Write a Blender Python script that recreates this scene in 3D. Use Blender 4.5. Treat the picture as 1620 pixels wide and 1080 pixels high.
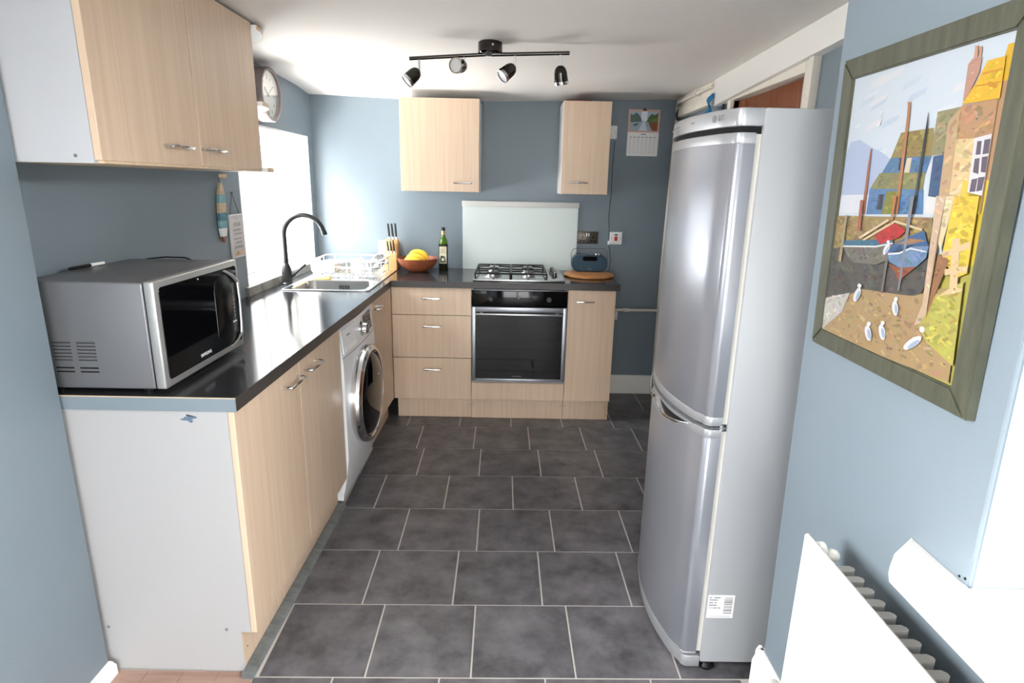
import bpy, bmesh, math, random
from mathutils import Matrix, Vector
random.seed(7)
S = bpy.context.scene
COL = S.collection
PI = math.pi
def R(d): return math.radians(d)
for o in list(bpy.data.objects): bpy.data.objects.remove(o)

# ------------------------------------------------------------------ camera
cam_d = bpy.data.cameras.new('camera'); cam = bpy.data.objects.new('camera', cam_d); COL.objects.link(cam)
PITCH, YAW, ROLL, FPX = 0.2580, 0.0072, 0.0200, 941.2
fw = Vector((math.sin(YAW)*math.cos(PITCH), math.cos(YAW)*math.cos(PITCH), -math.sin(PITCH)))
rt = Vector((math.cos(YAW), -math.sin(YAW), 0)); up = rt.cross(fw)
r2 = rt*math.cos(ROLL)+up*math.sin(ROLL); u2 = up*math.cos(ROLL)-rt*math.sin(ROLL)
M = Matrix.Identity(4)
for i in range(3):
    M[i][0] = r2[i]; M[i][1] = u2[i]; M[i][2] = -fw[i]
M[2][3] = 1.5026
cam.matrix_world = M
cam_d.sensor_width = 36; cam_d.lens = FPX*36/1620; cam_d.clip_start = 0.02
S.camera = cam

# ------------------------------------------------------------------ world, lights, exposure
S.view_settings.view_transform = 'Standard'; S.view_settings.look = 'None'
S.view_settings.gamma = 1; S.view_settings.use_curve_mapping = False
S.view_settings.exposure = 1.0
w = bpy.data.worlds.new('overcast'); S.world = w; w.use_nodes = True
nt = w.node_tree; nt.nodes.clear()
tc = nt.nodes.new('ShaderNodeTexCoord'); sep = nt.nodes.new('ShaderNodeSeparateXYZ')
cr = nt.nodes.new('ShaderNodeValToRGB'); bg = nt.nodes.new('ShaderNodeBackground'); out = nt.nodes.new('ShaderNodeOutputWorld')
mr = nt.nodes.new('ShaderNodeMapRange'); mr.inputs[1].default_value = -1; mr.inputs[2].default_value = 1
nt.links.new(tc.outputs['Generated'], sep.inputs[0]); nt.links.new(sep.outputs[2], mr.inputs[0]); nt.links.new(mr.outputs[0], cr.inputs[0])
e = cr.color_ramp.elements
e[0].position = 0.48; e[0].color = (.30, .30, .29, 1)
e[1].position = 1.0; e[1].color = (.96, .98, 1, 1)
x = e.new(0.52); x.color = (.55, .57, .59, 1)
nt.links.new(cr.outputs[0], bg.inputs[0]); bg.inputs[1].default_value = 4.0
nt.links.new(bg.outputs[0], out.inputs[0])

def area(name, loc, target, sx, sy, power, col=(1, 1, 1), spread=180):
    l = bpy.data.lights.new(name, 'AREA'); l.shape = 'RECTANGLE'; l.size = sx; l.size_y = sy; l.energy = power; l.color = col
    l.spread = R(spread)
    o = bpy.data.objects.new(name, l); COL.objects.link(o); o.location = loc
    o.rotation_euler = (Vector(target)-Vector(loc)).to_track_quat('-Z', 'Y').to_euler()
    return o
# daylight at the kitchen window, the near side window and the garden doors behind the camera
area('daylight_kitchen_window', (-2.40, 2.85, 2.62), (-0.62, 4.20, 1.02), 1.5, 1.0, 215, (.96, .985, 1))
area('daylight_kitchen_sky', (-2.20, 3.30, 2.00), (-0.6, 3.95, 1.10), 1.7, 1.2, 20, (.96, .985, 1))
area('daylight_yard_bounce', (-2.05, 3.45, 0.70), (0.5, 3.75, 2.15), 1.8, 1.0, 108, (1, .985, .96))
area('daylight_left_window', (-2.25, 0.15, 2.20), (0.6, 0.60, 0.75), 1.3, 1.4, 225, (1, .995, .99))
area('daylight_right_window', (1.90, 0.15, 2.45), (-1.0, 1.1, 0.45), 1.4, 1.2, 300, (1, .99, .97))
area('daylight_garden_doors', (0.1, -2.60, 1.10), (0.1, 2.0, 0.85), 1.9, 2.0, 56, (1, .99, .97))

# ------------------------------------------------------------------ materials
def lin(c):
    return tuple(((v/255)/12.92 if v/255 <= .04045 else ((v/255+.055)/1.055)**2.4) for v in c)+(1,)
MATS = {}
def mat(name, col, rough=.5, metal=0, spec=.5, noise=None, bump=None, coat=0, trans=0, ior=1.45, sss=0, aniso=0):
    """noise = (scale xyz, detail, colour 2, lo, hi); bump = (scale, strength, distance)"""
    m = bpy.data.materials.new(name); m.use_nodes = True; n = m.node_tree.nodes; l = m.node_tree.links
    b = n['Principled BSDF']
    b.inputs['Base Color'].default_value = lin(col); b.inputs['Roughness'].default_value = rough
    b.inputs['Metallic'].default_value = metal; b.inputs['Specular IOR Level'].default_value = spec
    b.inputs['Coat Weight'].default_value = coat; b.inputs['Coat Roughness'].default_value = .05
    b.inputs['Transmission Weight'].default_value = trans; b.inputs['IOR'].default_value = ior
    b.inputs['Anisotropic'].default_value = aniso
    t = n.new('ShaderNodeTexCoord')
    if noise:
        mp = n.new('ShaderNodeMapping'); mp.inputs['Scale'].default_value = noise[0]
        tx = n.new('ShaderNodeTexNoise'); tx.inputs['Scale'].default_value = 1; tx.inputs['Detail'].default_value = noise[1]
        tx.inputs['Roughness'].default_value = .6
        r = n.new('ShaderNodeValToRGB'); r.color_ramp.elements[0].position = noise[3]; r.color_ramp.elements[1].position = noise[4]
        r.color_ramp.elements[0].color = lin(col); r.color_ramp.elements[1].color = lin(noise[2])
        l.new(t.outputs['Object'], mp.inputs[0]); l.new(mp.outputs[0], tx.inputs['Vector']); l.new(tx.outputs[0], r.inputs[0])
        l.new(r.outputs[0], b.inputs['Base Color'])
    if bump:
        tb = n.new('ShaderNodeTexNoise'); tb.inputs['Scale'].default_value = bump[0]; tb.inputs['Detail'].default_value = 3
        bp = n.new('ShaderNodeBump'); bp.inputs['Strength'].default_value = bump[1]; bp.inputs['Distance'].default_value = bump[2]
        l.new(t.outputs['Object'], tb.inputs['Vector']); l.new(tb.outputs[0], bp.inputs['Height']); l.new(bp.outputs[0], b.inputs['Normal'])
    MATS[name] = m
    return m
mat('blue_paint', (123, 135, 144), .5, noise=((2.2, 2.2, 2.2), 3, (119, 132, 141), .35, .7), bump=(160, .25, .0015))
mat('ceiling_paint', (236, 232, 227), .75, bump=(60, .2, .002))
mat('white_gloss', (238, 236, 231), .3, bump=(35, .12, .002))
mat('bare_wall', (250, 249, 247), .7, bump=(70, .2, .002))
mat('wood', (217, 193, 168), .38, noise=((55, 55, 1.6), 3, (206, 181, 156), .35, .68), bump=(220, .05, .0006))
mat('wood_edge', (224, 199, 168), .45, noise=((40, 40, 2), 2, (212, 186, 154), .4, .7))
mat('melamine', (236, 236, 236), .35)
mat('side_white', (188, 190, 194), .4)
mat('end_panel', (172, 172, 173), .4, bump=(45, .15, .001))
mat('worktop', (44, 45, 48), .13, spec=.6, noise=((260, 260, 260), 2, (58, 58, 61), .4, .75), bump=(300, .12, .0006))
mat('worktop_edge', (62, 59, 57), .38, noise=((300, 300, 300), 2, (48, 46, 45), .4, .7))
mat('grout', (198, 193, 187), .85)
mat('chrome', (215, 215, 216), .12, 1)
mat('satin_steel', (196, 197, 198), .28, 1)
mat('steel', (205, 206, 207), .22, 1, bump=(180, .03, .0005))
mat('black_chrome', (70, 68, 66), .14, 1)
mat('gunmetal', (46, 46, 47), .38, .5)
mat('black_glass', (8, 8, 10), .06, spec=.35)
mat('oven_glass', (5, 5, 6), .05, spec=.3)
mat('black', (16, 16, 17), .45)
mat('panel_black', (9, 9, 10), .2)
mat('dark_gap', (14, 14, 15), .9)
mat('micro_silver', (122, 123, 127), .38, .5, bump=(500, .06, .0004))
mat('micro_bezel', (188, 188, 187), .3, .7)
mat('oven_frame', (150, 153, 160), .35, .75)
mat('fridge_side', (160, 163, 166), .42, .1, bump=(300, .04, .0005))
mat('fridge_door', (156, 159, 167), .3, .6, bump=(18, .02, .002))
mat('fridge_trim', (172, 174, 178), .36, .55)
mat('gasket', (206, 204, 197), .6)
mat('white_plastic', (240, 240, 238), .3)
mat('washer_white', (238, 239, 242), .25)
mat('cream_enamel', (246, 244, 236), .28)
mat('fin_shaded', (180, 176, 170), .5)  # radiator fins: the shade they stand in is put into the colour
mat('frame_wood', (82, 83, 69), .45, noise=((8, 60, 8), 4, (64, 66, 55), .35, .7))
mat('frame_edge', (128, 127, 108), .45)
mat('splash_glass', (212, 223, 221), .42, spec=.4)
mat('rail_grey', (206, 205, 203), .4)
mat('brown_door', (132, 74, 40), .4, noise=((30, 30, 2), 4, (110, 58, 30), .35, .7))
mat('old_gloss', (232, 226, 214), .35, noise=((9, 9, 9), 4, (222, 214, 198), .5, .75), bump=(25, .25, .003))
mat('bowl_wood', (164, 94, 62), .35, noise=((30, 30, 90), 3, (138, 72, 46), .35, .7))
mat('board_wood', (205, 148, 92), .4, noise=((6, 70, 6), 3, (182, 122, 70), .35, .7))
mat('pale_wood', (228, 198, 158), .45, noise=((50, 50, 4), 3, (214, 180, 138), .4, .7))
mat('block_wood', (226, 178, 118), .42, noise=((50, 50, 4), 3, (210, 160, 100), .4, .7))
mat('banana', (236, 196, 62), .45, noise=((18, 18, 18), 3, (236, 188, 40), .45, .7))
mat('stem_brown', (120, 92, 40), .6)
mat('bottle_glass', (100, 146, 32), .08, spec=.7, trans=.55, ior=1.5)
mat('bottle_dark', (24, 30, 14), .1, spec=.6)
mat('bottle_label', (214, 208, 184), .6)
mat('foil_gold', (196, 160, 110), .4, .4)
mat('radio_blue', (44, 70, 88), .65, bump=(900, .2, .0005))
mat('radio_body', (40, 62, 80), .45)
mat('nickel', (88, 82, 76), .35, .7)
mat('red', (206, 30, 44), .35)
mat('red_box', (110, 30, 28), .5)
mat('paper', (244, 243, 241), .7)
mat('clock_rim', (146, 134, 132), .35, .3)
mat('clock_face', (226, 224, 214), .45)
mat('clock_mark', (120, 118, 112), .5)
mat('print_grey', (120, 120, 124), .6)
mat('print_dark', (60, 60, 64), .6)
mat('logo_white', (232, 232, 234), .4)
mat('teal', (92, 146, 150), .3, coat=.4, noise=((20, 20, 40), 3, (120, 170, 172), .35, .65))
mat('deep_teal', (48, 98, 116), .3, coat=.4, noise=((20, 20, 40), 3, (86, 140, 150), .4, .7))
mat('sand', (200, 178, 140), .35, coat=.4, noise=((30, 30, 30), 3, (176, 140, 100), .4, .7))
mat('surf_white', (236, 234, 228), .3, coat=.4)
mat('surf_brown', (132, 86, 60), .4)
mat('cord', (70, 62, 56), .8)
mat('blue_rag', (70, 160, 206), .7, noise=((60, 60, 60), 2, (40, 120, 180), .4, .7))
mat('pipe_paint', (222, 216, 204), .4, bump=(40, .1, .001))
mat('blue_pipe_paint', (150, 165, 172), .45)
mat('sponge', (238, 206, 130), .9, bump=(150, .5, .002))
mat('china', (246, 246, 245), .15, coat=.3)
mat('threshold', (118, 122, 122), .5, noise=((12, 40, 40), 3, (96, 100, 100), .4, .7))
mat('sill_grey', (150, 148, 141), .3, noise=((8, 14, 14), 3, (112, 110, 104), .45, .7))
mat('wood_floor', (178, 148, 134), .4, noise=((3, 40, 30), 4, (150, 118, 102), .35, .7))
mat('room_floor', (150, 132, 118), .5)
mat('lens_frost', (216, 216, 216), .35)
mat('smudge', (92, 110, 130), .6)
mat('plug_dark', (40, 40, 42), .5)
mat('pale_plaster', (238, 238, 238), .7)
# tiles: dark cloudy slate, a little different from one to the next
def tile_mat():
    m = bpy.data.materials.new('slate_tile'); m.use_nodes = True; n = m.node_tree.nodes; l = m.node_tree.links; b = n['Principled BSDF']
    t = n.new('ShaderNodeTexCoord'); oi = n.new('ShaderNodeObjectInfo'); ad = n.new('ShaderNodeVectorMath'); ad.operation = 'ADD'
    sc = n.new('ShaderNodeVectorMath'); sc.operation = 'SCALE'; sc.inputs[3].default_value = 37
    cmb = n.new('ShaderNodeCombineXYZ')
    for i in range(3): l.new(oi.outputs['Random'], cmb.inputs[i])
    l.new(cmb.outputs[0], sc.inputs[0]); l.new(t.outputs['Object'], ad.inputs[0]); l.new(sc.outputs[0], ad.inputs[1])
    n1 = n.new('ShaderNodeTexNoise'); n1.inputs['Scale'].default_value = 9; n1.inputs['Detail'].default_value = 6; n1.inputs['Roughness'].default_value = .62
    l.new(ad.outputs[0], n1.inputs['Vector'])
    r = n.new('ShaderNodeValToRGB'); r.color_ramp.elements[0].position = .3; r.color_ramp.elements[1].position = .72
    r.color_ramp.elements[0].color = lin((66, 65, 68)); r.color_ramp.elements[1].color = lin((118, 116, 120))
    l.new(n1.outputs[0], r.inputs[0]); l.new(r.outputs[0], b.inputs['Base Color'])
    b.inputs['Roughness'].default_value = .36; b.inputs['Specular IOR Level'].default_value = .45
    bp = n.new('ShaderNodeBump'); bp.inputs['Strength'].default_value = .15; bp.inputs['Distance'].default_value = .002
    l.new(n1.outputs[0], bp.inputs['Height']); l.new(bp.outputs[0], b.inputs['Normal'])
    MATS['slate_tile'] = m
tile_mat()
def glass_mat(name, tint=(1, 1, 1, 1), ior=1.45, mixv=None):
    m = bpy.data.materials.new(name); m.use_nodes = True; n = m.node_tree.nodes; l = m.node_tree.links; n.clear()
    o = n.new('ShaderNodeOutputMaterial'); tr = n.new('ShaderNodeBsdfTransparent'); gl = n.new('ShaderNodeBsdfGlossy')
    gl.inputs['Roughness'].default_value = .02; tr.inputs[0].default_value = tint
    mx = n.new('ShaderNodeMixShader'); fr = n.new('ShaderNodeFresnel'); fr.inputs[0].default_value = ior; ge = n.new('ShaderNodeNewGeometry'); mp = n.new('ShaderNodeMapRange'); mp.inputs[3].default_value = ior; mp.inputs[4].default_value = 1/ior
    l.new(ge.outputs['Backfacing'], mp.inputs[0]); l.new(mp.outputs[0], fr.inputs[0])
    l.new(fr.outputs[0], mx.inputs[0]); l.new(tr.outputs[0], mx.inputs[1]); l.new(gl.outputs[0], mx.inputs[2]); l.new(mx.outputs[0], o.inputs[0])
    MATS[name] = m
glass_mat('window_glass'); glass_mat('drink_glass', (.93, .9, .86, 1), 1.5)
def vc_mat(name, rough=.5, coat=0):
    m = bpy.data.materials.new(name); m.use_nodes = True; n = m.node_tree.nodes; l = m.node_tree.links; b = n['Principled BSDF']
    a = n.new('ShaderNodeVertexColor'); a.layer_name = 'print'; l.new(a.outputs[0], b.inputs['Base Color'])
    b.inputs['Roughness'].default_value = rough; b.inputs['Coat Weight'].default_value = coat
    tb = n.new('ShaderNodeTexNoise'); tb.inputs['Scale'].default_value = 220; bp = n.new('ShaderNodeBump'); bp.inputs['Strength'].default_value = .15; bp.inputs['Distance'].default_value = .001
    t = n.new('ShaderNodeTexCoord'); l.new(t.outputs['Object'], tb.inputs['Vector']); l.new(tb.outputs[0], bp.inputs['Height']); l.new(bp.outputs[0], b.inputs['Normal'])
    MATS[name] = m
vc_mat('printed', .55); vc_mat('oil_paint', .5)

# ------------------------------------------------------------------ mesh helpers
FR = [Matrix.Identity(4)]                 # the frame that coordinates are given in
class frame:
    def __init__(s, m): s.m = m
    def __enter__(s): FR.append(FR[-1] @ s.m)
    def __exit__(s, *a): FR.pop()
class MB:
    def __init__(s): s.b = bmesh.new()
    def box(s, x0, x1, y0, y1, z0, z1, bev=0, seg=2):
        v = [s.b.verts.new((a, b, c)) for a in (x0, x1) for b in (y0, y1) for c in (z0, z1)]
        fs = [s.b.faces.new([v[i] for i in q]) for q in ((0, 1, 3, 2), (4, 6, 7, 5), (0, 4, 5, 1), (2, 3, 7, 6), (0, 2, 6, 4), (1, 5, 7, 3))]
        if bev:
            es = list({e for f in fs for e in f.edges})
            bmesh.ops.bevel(s.b, geom=es, offset=bev, segments=seg, affect='EDGES', profile=.5)
        return s
    def prism(s, poly, ax, a, b, bev=0, seg=2):
        """polygon in the two axes other than ax (in xyz order), pushed from a to b along ax"""
        def P(p, t):
            q = list(p); q.insert(ax, t); return q
        lo = [s.b.verts.new(P(p, a)) for p in poly]; hi = [s.b.verts.new(P(p, b)) for p in poly]; n = len(poly)
        fs = [s.b.faces.new(lo), s.b.faces.new(hi[::-1])]
        fs += [s.b.faces.new([lo[i], hi[i], hi[(i+1) % n], lo[(i+1) % n]]) for i in range(n)]
        bmesh.ops.recalc_face_normals(s.b, faces=fs)
        if bev:
            es = list(set(fs[0].edges) | set(fs[1].edges))
            bmesh.ops.bevel(s.b, geom=es, offset=bev, segments=seg, affect='EDGES', profile=.5)
        return s
    def tube(s, pts, r, seg=10, close=False, cap=True):
        P = [Vector(p) for p in pts]; n = len(P); rings = []
        rr = r if isinstance(r, (list, tuple)) else [r]*n
        nrm = None
        for i, p in enumerate(P):
            if close: t = (P[(i+1) % n]-P[i-1]).normalized()
            else: t = (P[min(i+1, n-1)]-P[max(i-1, 0)]).normalized()
            if nrm is None:
                nrm = t.orthogonal().normalized()
            nrm = (nrm-t*nrm.dot(t))
            nrm = nrm.normalized() if nrm.length > 1e-6 else t.orthogonal().normalized()
            bn = t.cross(nrm)
            rings.append([s.b.verts.new(p+(nrm*math.cos(a)+bn*math.sin(a))*rr[i]) for a in [2*PI*k/seg for k in range(seg)]])
        for i in range(n if close else n-1):
            A, B = rings[i], rings[(i+1) % n]
            for k in range(seg): s.b.faces.new([A[k], A[(k+1) % seg], B[(k+1) % seg], B[k]])
        if cap and not close:
            s.b.faces.new(rings[0][::-1]); s.b.faces.new(rings[-1])
        return s
    def lathe(s, prof, c=(0, 0, 0), ax=(0, 0, 1), seg=24, cap=True):
        """profile of (radius, height along ax)"""
        a = Vector(ax).normalized(); u = a.orthogonal().normalized(); v = a.cross(u); c = Vector(c); rings = []
        for r, h in prof:
            rings.append([s.b.verts.new(c+a*h+(u*math.cos(t)+v*math.sin(t))*max(r, 1e-5)) for t in [2*PI*k/seg for k in range(seg)]])
        for A, B in zip(rings, rings[1:]):
            for k in range(seg): s.b.faces.new([A[k], A[(k+1) % seg], B[(k+1) % seg], B[k]])
        if cap:
            s.b.faces.new(rings[0][::-1]); s.b.faces.new(rings[-1])
        return s
    def ball(s, c, r, sc=(1, 1, 1), seg=14):
        bmesh.ops.create_uvsphere(s.b, u_segments=seg, v_segments=seg//2+2, radius=r, matrix=Matrix.Translation(c) @ Matrix.Diagonal((*sc, 1)))
        return s
    def grid(s, fn, nu, nv):
        g = [[s.b.verts.new(fn(i/nu, j/nv)) for j in range(nv+1)] for i in range(nu+1)]
        for i in range(nu):
            for j in range(nv): s.b.faces.new([g[i][j], g[i+1][j], g[i+1][j+1], g[i][j+1]])
        return s
    def face(s, pts):
        s.b.faces.new([s.b.verts.new(p) for p in pts]); return s
def finish(mb, m, parent, name, smooth=32, recalc=True):
    me = bpy.data.meshes.new(name)
    if recalc: bmesh.ops.recalc_face_normals(mb.b, faces=mb.b.faces[:])
    mb.b.to_mesh(me); mb.b.free()
    W = Matrix.Translation(parent_loc(parent)) @ Matrix.Rotation(parent_rot(parent), 4, 'Z') if parent else Matrix.Identity(4)
    me.transform(W.inverted() @ FR[-1])
    ms = m if isinstance(m, (list, tuple)) else [m]
    for q in ms: me.materials.append(MATS[q])
    if smooth:
        for p in me.polygons: p.use_smooth = True
        me.set_sharp_from_angle(angle=R(smooth))
    o = bpy.data.objects.new(name, me); COL.objects.link(o)
    if parent: o.parent = parent; o['_'] = 0; del o['_']
    return o
ROOT = {}
def parent_loc(p):
    while p.parent: p = p.parent
    return ROOT.get(p.name, (Vector((0, 0, 0)), 0))[0]
def parent_rot(p):
    while p.parent: p = p.parent
    return ROOT.get(p.name, (Vector((0, 0, 0)), 0))[1]
def tag(o, label, cat, group=None):
    o['label'] = label; o['category'] = cat
    if group: o['group'] = group
    return o
def thing(name, label, cat, loc, group=None):
    o = bpy.data.objects.new(name, None); COL.objects.link(o)
    wl = FR[-1] @ Vector(loc); rz = FR[-1].to_euler().z
    o.location = wl; o.rotation_euler = (0, 0, rz); o.empty_display_size = .05
    ROOT[o.name] = (wl, rz)
    return tag(o, label, cat, group)
def part(name, mb, m, parent, label=None, smooth=32):
    o = finish(mb, m, parent, name, smooth)
    if label: o['label'] = label
    return o
def parts(name, mb, m, parent, label=None, smooth=32):
    """like part(), but every loose piece becomes a part of its own"""
    b = mb.b; left = set(b.verts); b.verts.index_update(); res = []
    while left:
        st = [left.pop()]; grp = set(st)
        while st:
            for e in st.pop().link_edges:
                for v in e.verts:
                    if v not in grp: grp.add(v); left.discard(v); st.append(v)
        n = MB(); mp = {v: n.b.verts.new(v.co) for v in sorted(grp, key=lambda q: q.index)}
        for f in {f for v in grp for f in v.link_faces}: n.b.faces.new([mp[v] for v in f.verts])
        res.append((min(v.index for v in grp), n))
    b.free()
    return [part(name, n, m, parent, label, smooth) for _, n in sorted(res, key=lambda q: q[0])]
def solo(name, mb, m, label, cat, group=None, smooth=32):
    return tag(finish(mb, m, None, name, smooth), label, cat, group)
def struct(name, mb, m, parent=None, smooth=32):
    o = finish(mb, m, parent, name, smooth); o['kind'] = 'structure'
    return o
def text_part(name, s, size, m, parent, Mx, depth=.0004, label=None):
    cu = bpy.data.curves.new('lettering', 'FONT'); cu.body = s; cu.size = size; cu.extrude = depth; cu.align_x = 'CENTER'; cu.align_y = 'CENTER'
    t = bpy.data.objects.new('lettering', cu); COL.objects.link(t)
    dg = bpy.context.evaluated_depsgraph_get(); me = bpy.data.meshes.new_from_object(t.evaluated_get(dg))
    bpy.data.objects.remove(t)
    b = MB(); b.b.from_mesh(me); bpy.data.meshes.remove(me)
    bmesh.ops.transform(b.b, matrix=Mx, verts=b.b.verts[:])
    return part(name, b, m, parent, label, smooth=0)
def axes(o, x, y):
    """matrix with text x along x and text up along y"""
    x = Vector(x).normalized(); y = Vector(y).normalized(); z = x.cross(y)
    m = Matrix.Identity(4)
    for i in range(3): m[i][0] = x[i]; m[i][1] = y[i]; m[i][2] = z[i]; m[i][3] = o[i]
    return m
def arc(c, r, a0, a1, n, pl='xz'):
    o = []
    for i in range(n+1):
        t = R(a0+(a1-a0)*i/n); p = [c[0], c[1], c[2]]
        i0, i1 = 'xyz'.index(pl[0]), 'xyz'.index(pl[1])
        p[i0] += r*math.cos(t); p[i1] += r*math.sin(t); o.append(tuple(p))
    return o
def printed(polys, fn, name, parent, m='printed', label=None, step=.00012):
    """flat print: coloured polygons (colour, [(u, v)]) laid on a real surface point by fn(u, v, height)"""
    b = bmesh.new(); cl = b.loops.layers.color.new('print')
    for i, (c, pl) in enumerate(polys):
        try: f = b.faces.new([b.verts.new(fn(u, v, (1+i*.12)*step)) for u, v in pl])
        except ValueError: continue
        for lp in f.loops: lp[cl] = tuple(v/255 for v in c)+(1,)
    bmesh.ops.triangulate(b, faces=b.faces[:])
    mb = MB(); mb.b.free(); mb.b = b
    o = finish(mb, m, parent, name, 0, recalc=False)
    if label: o['label'] = label
    return o
def bow_handle(parent, a, b, outv, name='handle', label=None):
    """D-shaped bar handle from a to b on a door, standing off along outv"""
    a = Vector(a); b = Vector(b); o = Vector(outv); d = (b-a).normalized()
    pts = [a-o*.1, a+o*.88, a+o*.97+d*.001, a+o+d*.004]+[b+o-d*.004, b+o*.97-d*.001, b+o*.88, b-o*.1]
    return part(name, MB().tube(pts, .0054, 8), 'chrome', parent, label)
# ------------------------------------------------------------------ room shell
BY = 4.245; LX = -1.352; RX = 1.12; PLX = -1.225; PLY = 1.540
def lerp(p, t):
    for (a, u), (b, v) in zip(p, p[1:]):
        if t <= b: return u+(v-u)*max(0, (t-a)/(b-a))
    return p[-1][1]
def ceil_z(x, y):
    l = lerp([(1.5, 2.122), (3.4, 2.095), (4.0, 2.078), (4.25, 2.056)], y)
    a = lerp([(1.5, 2.118), (3.4, 2.085), (4.0, 2.062), (4.25, 2.031)], y)
    m = lerp([(1.5, 2.112), (3.0, 2.082), (3.9, 2.062), (4.25, 2.036)], y)
    r = lerp([(1.5, 2.105), (3.43, 2.060), (4.0, 2.078), (4.25, 2.070)], y)
    return lerp([(-1.36, l), (-.6, a), (0, m), (1.12, r)], x)
b = MB(); b.grid(lambda u, v: (-1.7+3.4*u, -2.5+6.85*v, ceil_z(-1.7+3.4*u, -2.5+6.85*v)), 34, 60)
b.box(-1.75, 1.75, -2.55, 4.5, 2.30, 2.35); struct('ceiling', b, 'ceiling_paint', smooth=60)

# floor: grout bed carrying the tiles, boards at the doorway in the left foreground
fl = struct('floor', MB().box(-1.7, 1.7, -2.5, 4.35, -.08, -.0025), 'grout')
TS, TD, TA = .3326, .3355, .0110
TG = .0029
def tile_mesh(wd, dp):
    mb = MB(); mb.box(-wd/2, wd/2, -dp/2, dp/2, -.006, 0, 0)
    bmesh.ops.bevel(mb.b, geom=[e for e in mb.b.edges if all(v.co.z > -.001 for v in e.verts)], offset=.0014, segments=2, affect='EDGES')
    me = bpy.data.meshes.new('tile'); mb.b.to_mesh(me); mb.b.free(); me.materials.append(MATS['slate_tile'])
    for p in me.polygons: p.use_smooth = True
    me.set_sharp_from_angle(angle=R(30)); return me
FULL = tile_mesh(TS-2*TG, TD-2*TG)
offs = {-2: -.332, -1: -.596, 0: -.4888, 1: -.4425, 2: -.5973, 3: -.4251, 4: -.4990, 5: -.4136, 6: -.512, 7: -.43, 8: -.56, 9: -.47}
ca, sa = math.cos(TA), math.sin(TA)
for i in range(-2, 17):
    y1 = 3.5548-i*TD; y0 = y1-TD; ym = (y0+y1)/2
    lo = (-.775 if 1.0 < ym < 3.2 else -1.0 if ym > 3.2 else -.775)+.011*ym; hi = 1.118+.011*ym if ym > 1.45 else .76+.011*ym
    k0 = int((lo-offs.get(i, -.45-.07*(i % 3)))/TS)-2
    for k in range(k0, k0+9):
        a0 = max(offs.get(i, -.45-.07*(i % 3))+k*TS, lo); a1 = min(offs.get(i, -.45-.07*(i % 3))+(k+1)*TS, hi); t1 = min(y1, 4.235)
        if a1-a0 < .03 or t1-y0 < .02: continue
        full = abs(a1-a0-TS) < 1e-4 and abs(t1-y1) < 1e-4
        o = bpy.data.objects.new('tile', FULL if full else tile_mesh(a1-a0-2*TG, t1-y0-2*TG))
        cx, cy = (a0+a1)/2, (t1+y0)/2
        o.location = (ca*cx-sa*cy, sa*cx+ca*cy, 0); o.rotation_euler = (0, 0, TA); COL.objects.link(o); o.parent = fl
for k in range(4):
    part('plank', MB().box(-1.224+.112*k, -1.224+.112*k+.1105, -2.25, 1.5525, -.004, .0, .0006, 1), 'wood_floor', fl)

# left wall with the window opening
WY0, WY1, WZ0, WZ1 = 3.065, 4.165, .965, 1.785
b = MB()
b.box(LX-.22, LX, PLY, WY0, 0, 2.14); b.box(LX-.22, LX, WY1, BY+.2, 0, 2.14)
b.box(LX-.22, LX, WY0, WY1, 0, WZ0-.01); b.box(LX-.22, LX, WY0, WY1, WZ1, 2.14)
struct('wall_left', b, 'blue_paint')
b = MB()
b.box(-1.572, PLX, .75, PLY, 0, 2.2, .004); b.box(-1.572, PLX, -2.3, -.55, 0, 2.2); b.box(-1.572, PLX, -.55, .75, 0, .85); b.box(-1.572, PLX, -.55, .75, 2.08, 2.2)
struct('wall_left_near', b, 'blue_paint')
struct('wall_back', MB().box(-1.6, 1.4, BY, BY+.15, 0, 2.14), 'blue_paint')
b = MB()
DY0, DY1, DZ = 2.43, 3.21, 1.962
b.box(RX, RX+.12, 1.3, DY0, 0, 2.14); b.box(RX, RX+.12, DY1, BY+.1, 0, 2.14); b.box(RX, RX+.12, DY0, DY1, DZ, 2.14)
struct('wall_right', b, 'blue_paint')
# thick right-hand wall of the foreground: it leans in slightly, ends at the fridge recess and holds a window
def px_(z): return .769-.0194*z
PY0, PY1 = .826, 1.453; RZ0, RZ1 = .868, 2.02; RY0 = -.55
def lean_box(b, y0, y1, z0, z1, bev=None):
    vs = [b.b.verts.new((xx, yy, zz)) for zz in (z0, z1) for xx, yy in ((px_(zz), y0), (px_(zz), y1), (1.06, y1), (1.06, y0))]
    fs = [b.b.faces.new([vs[i] for i in q]) for q in ((0, 1, 2, 3), (4, 5, 6, 7), (0, 1, 5, 4), (1, 2, 6, 5), (2, 3, 7, 6), (3, 0, 4, 7))]
    if bev: bmesh.ops.bevel(b.b, geom=[e for e in {e for f in fs for e in f.edges} if abs(e.verts[0].co.z-e.verts[1].co.z) > .3 and e.verts[0].co.x < 1], offset=bev, segments=3, affect='EDGES')
b = MB(); lean_box(b, PY0, PY1, RZ0, 2.2, .006); lean_box(b, -2.3, PY1, 0, RZ0, .006); lean_box(b, RY0, PY0, RZ1, 2.2); lean_box(b, -2.3, RY0, RZ0, 2.2)
pier = struct('wall_right_near', b, 'blue_paint', smooth=0)
b = MB()
for y, z in ((.848, .893), (.836, .897)): b.lathe([(.0022, 0), (.0022, .001)], (px_(z)-.0004, y, z), (-1, 0, 0), 8)
parts('screw_hole', b, 'dark_gap', pier)
struct('trim_5', MB().prism([(.7525, .970), (.690, .920), (.658, .882), (.647, .862), (.647, RY0-.1), (.7525, RY0-.1), (.7525, RY0), (1.0, RY0), (1.0, PY0-.0005), (.7525, PY0-.0005)], 2, RZ0, .888, .004, 2), 'white_gloss')
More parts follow.
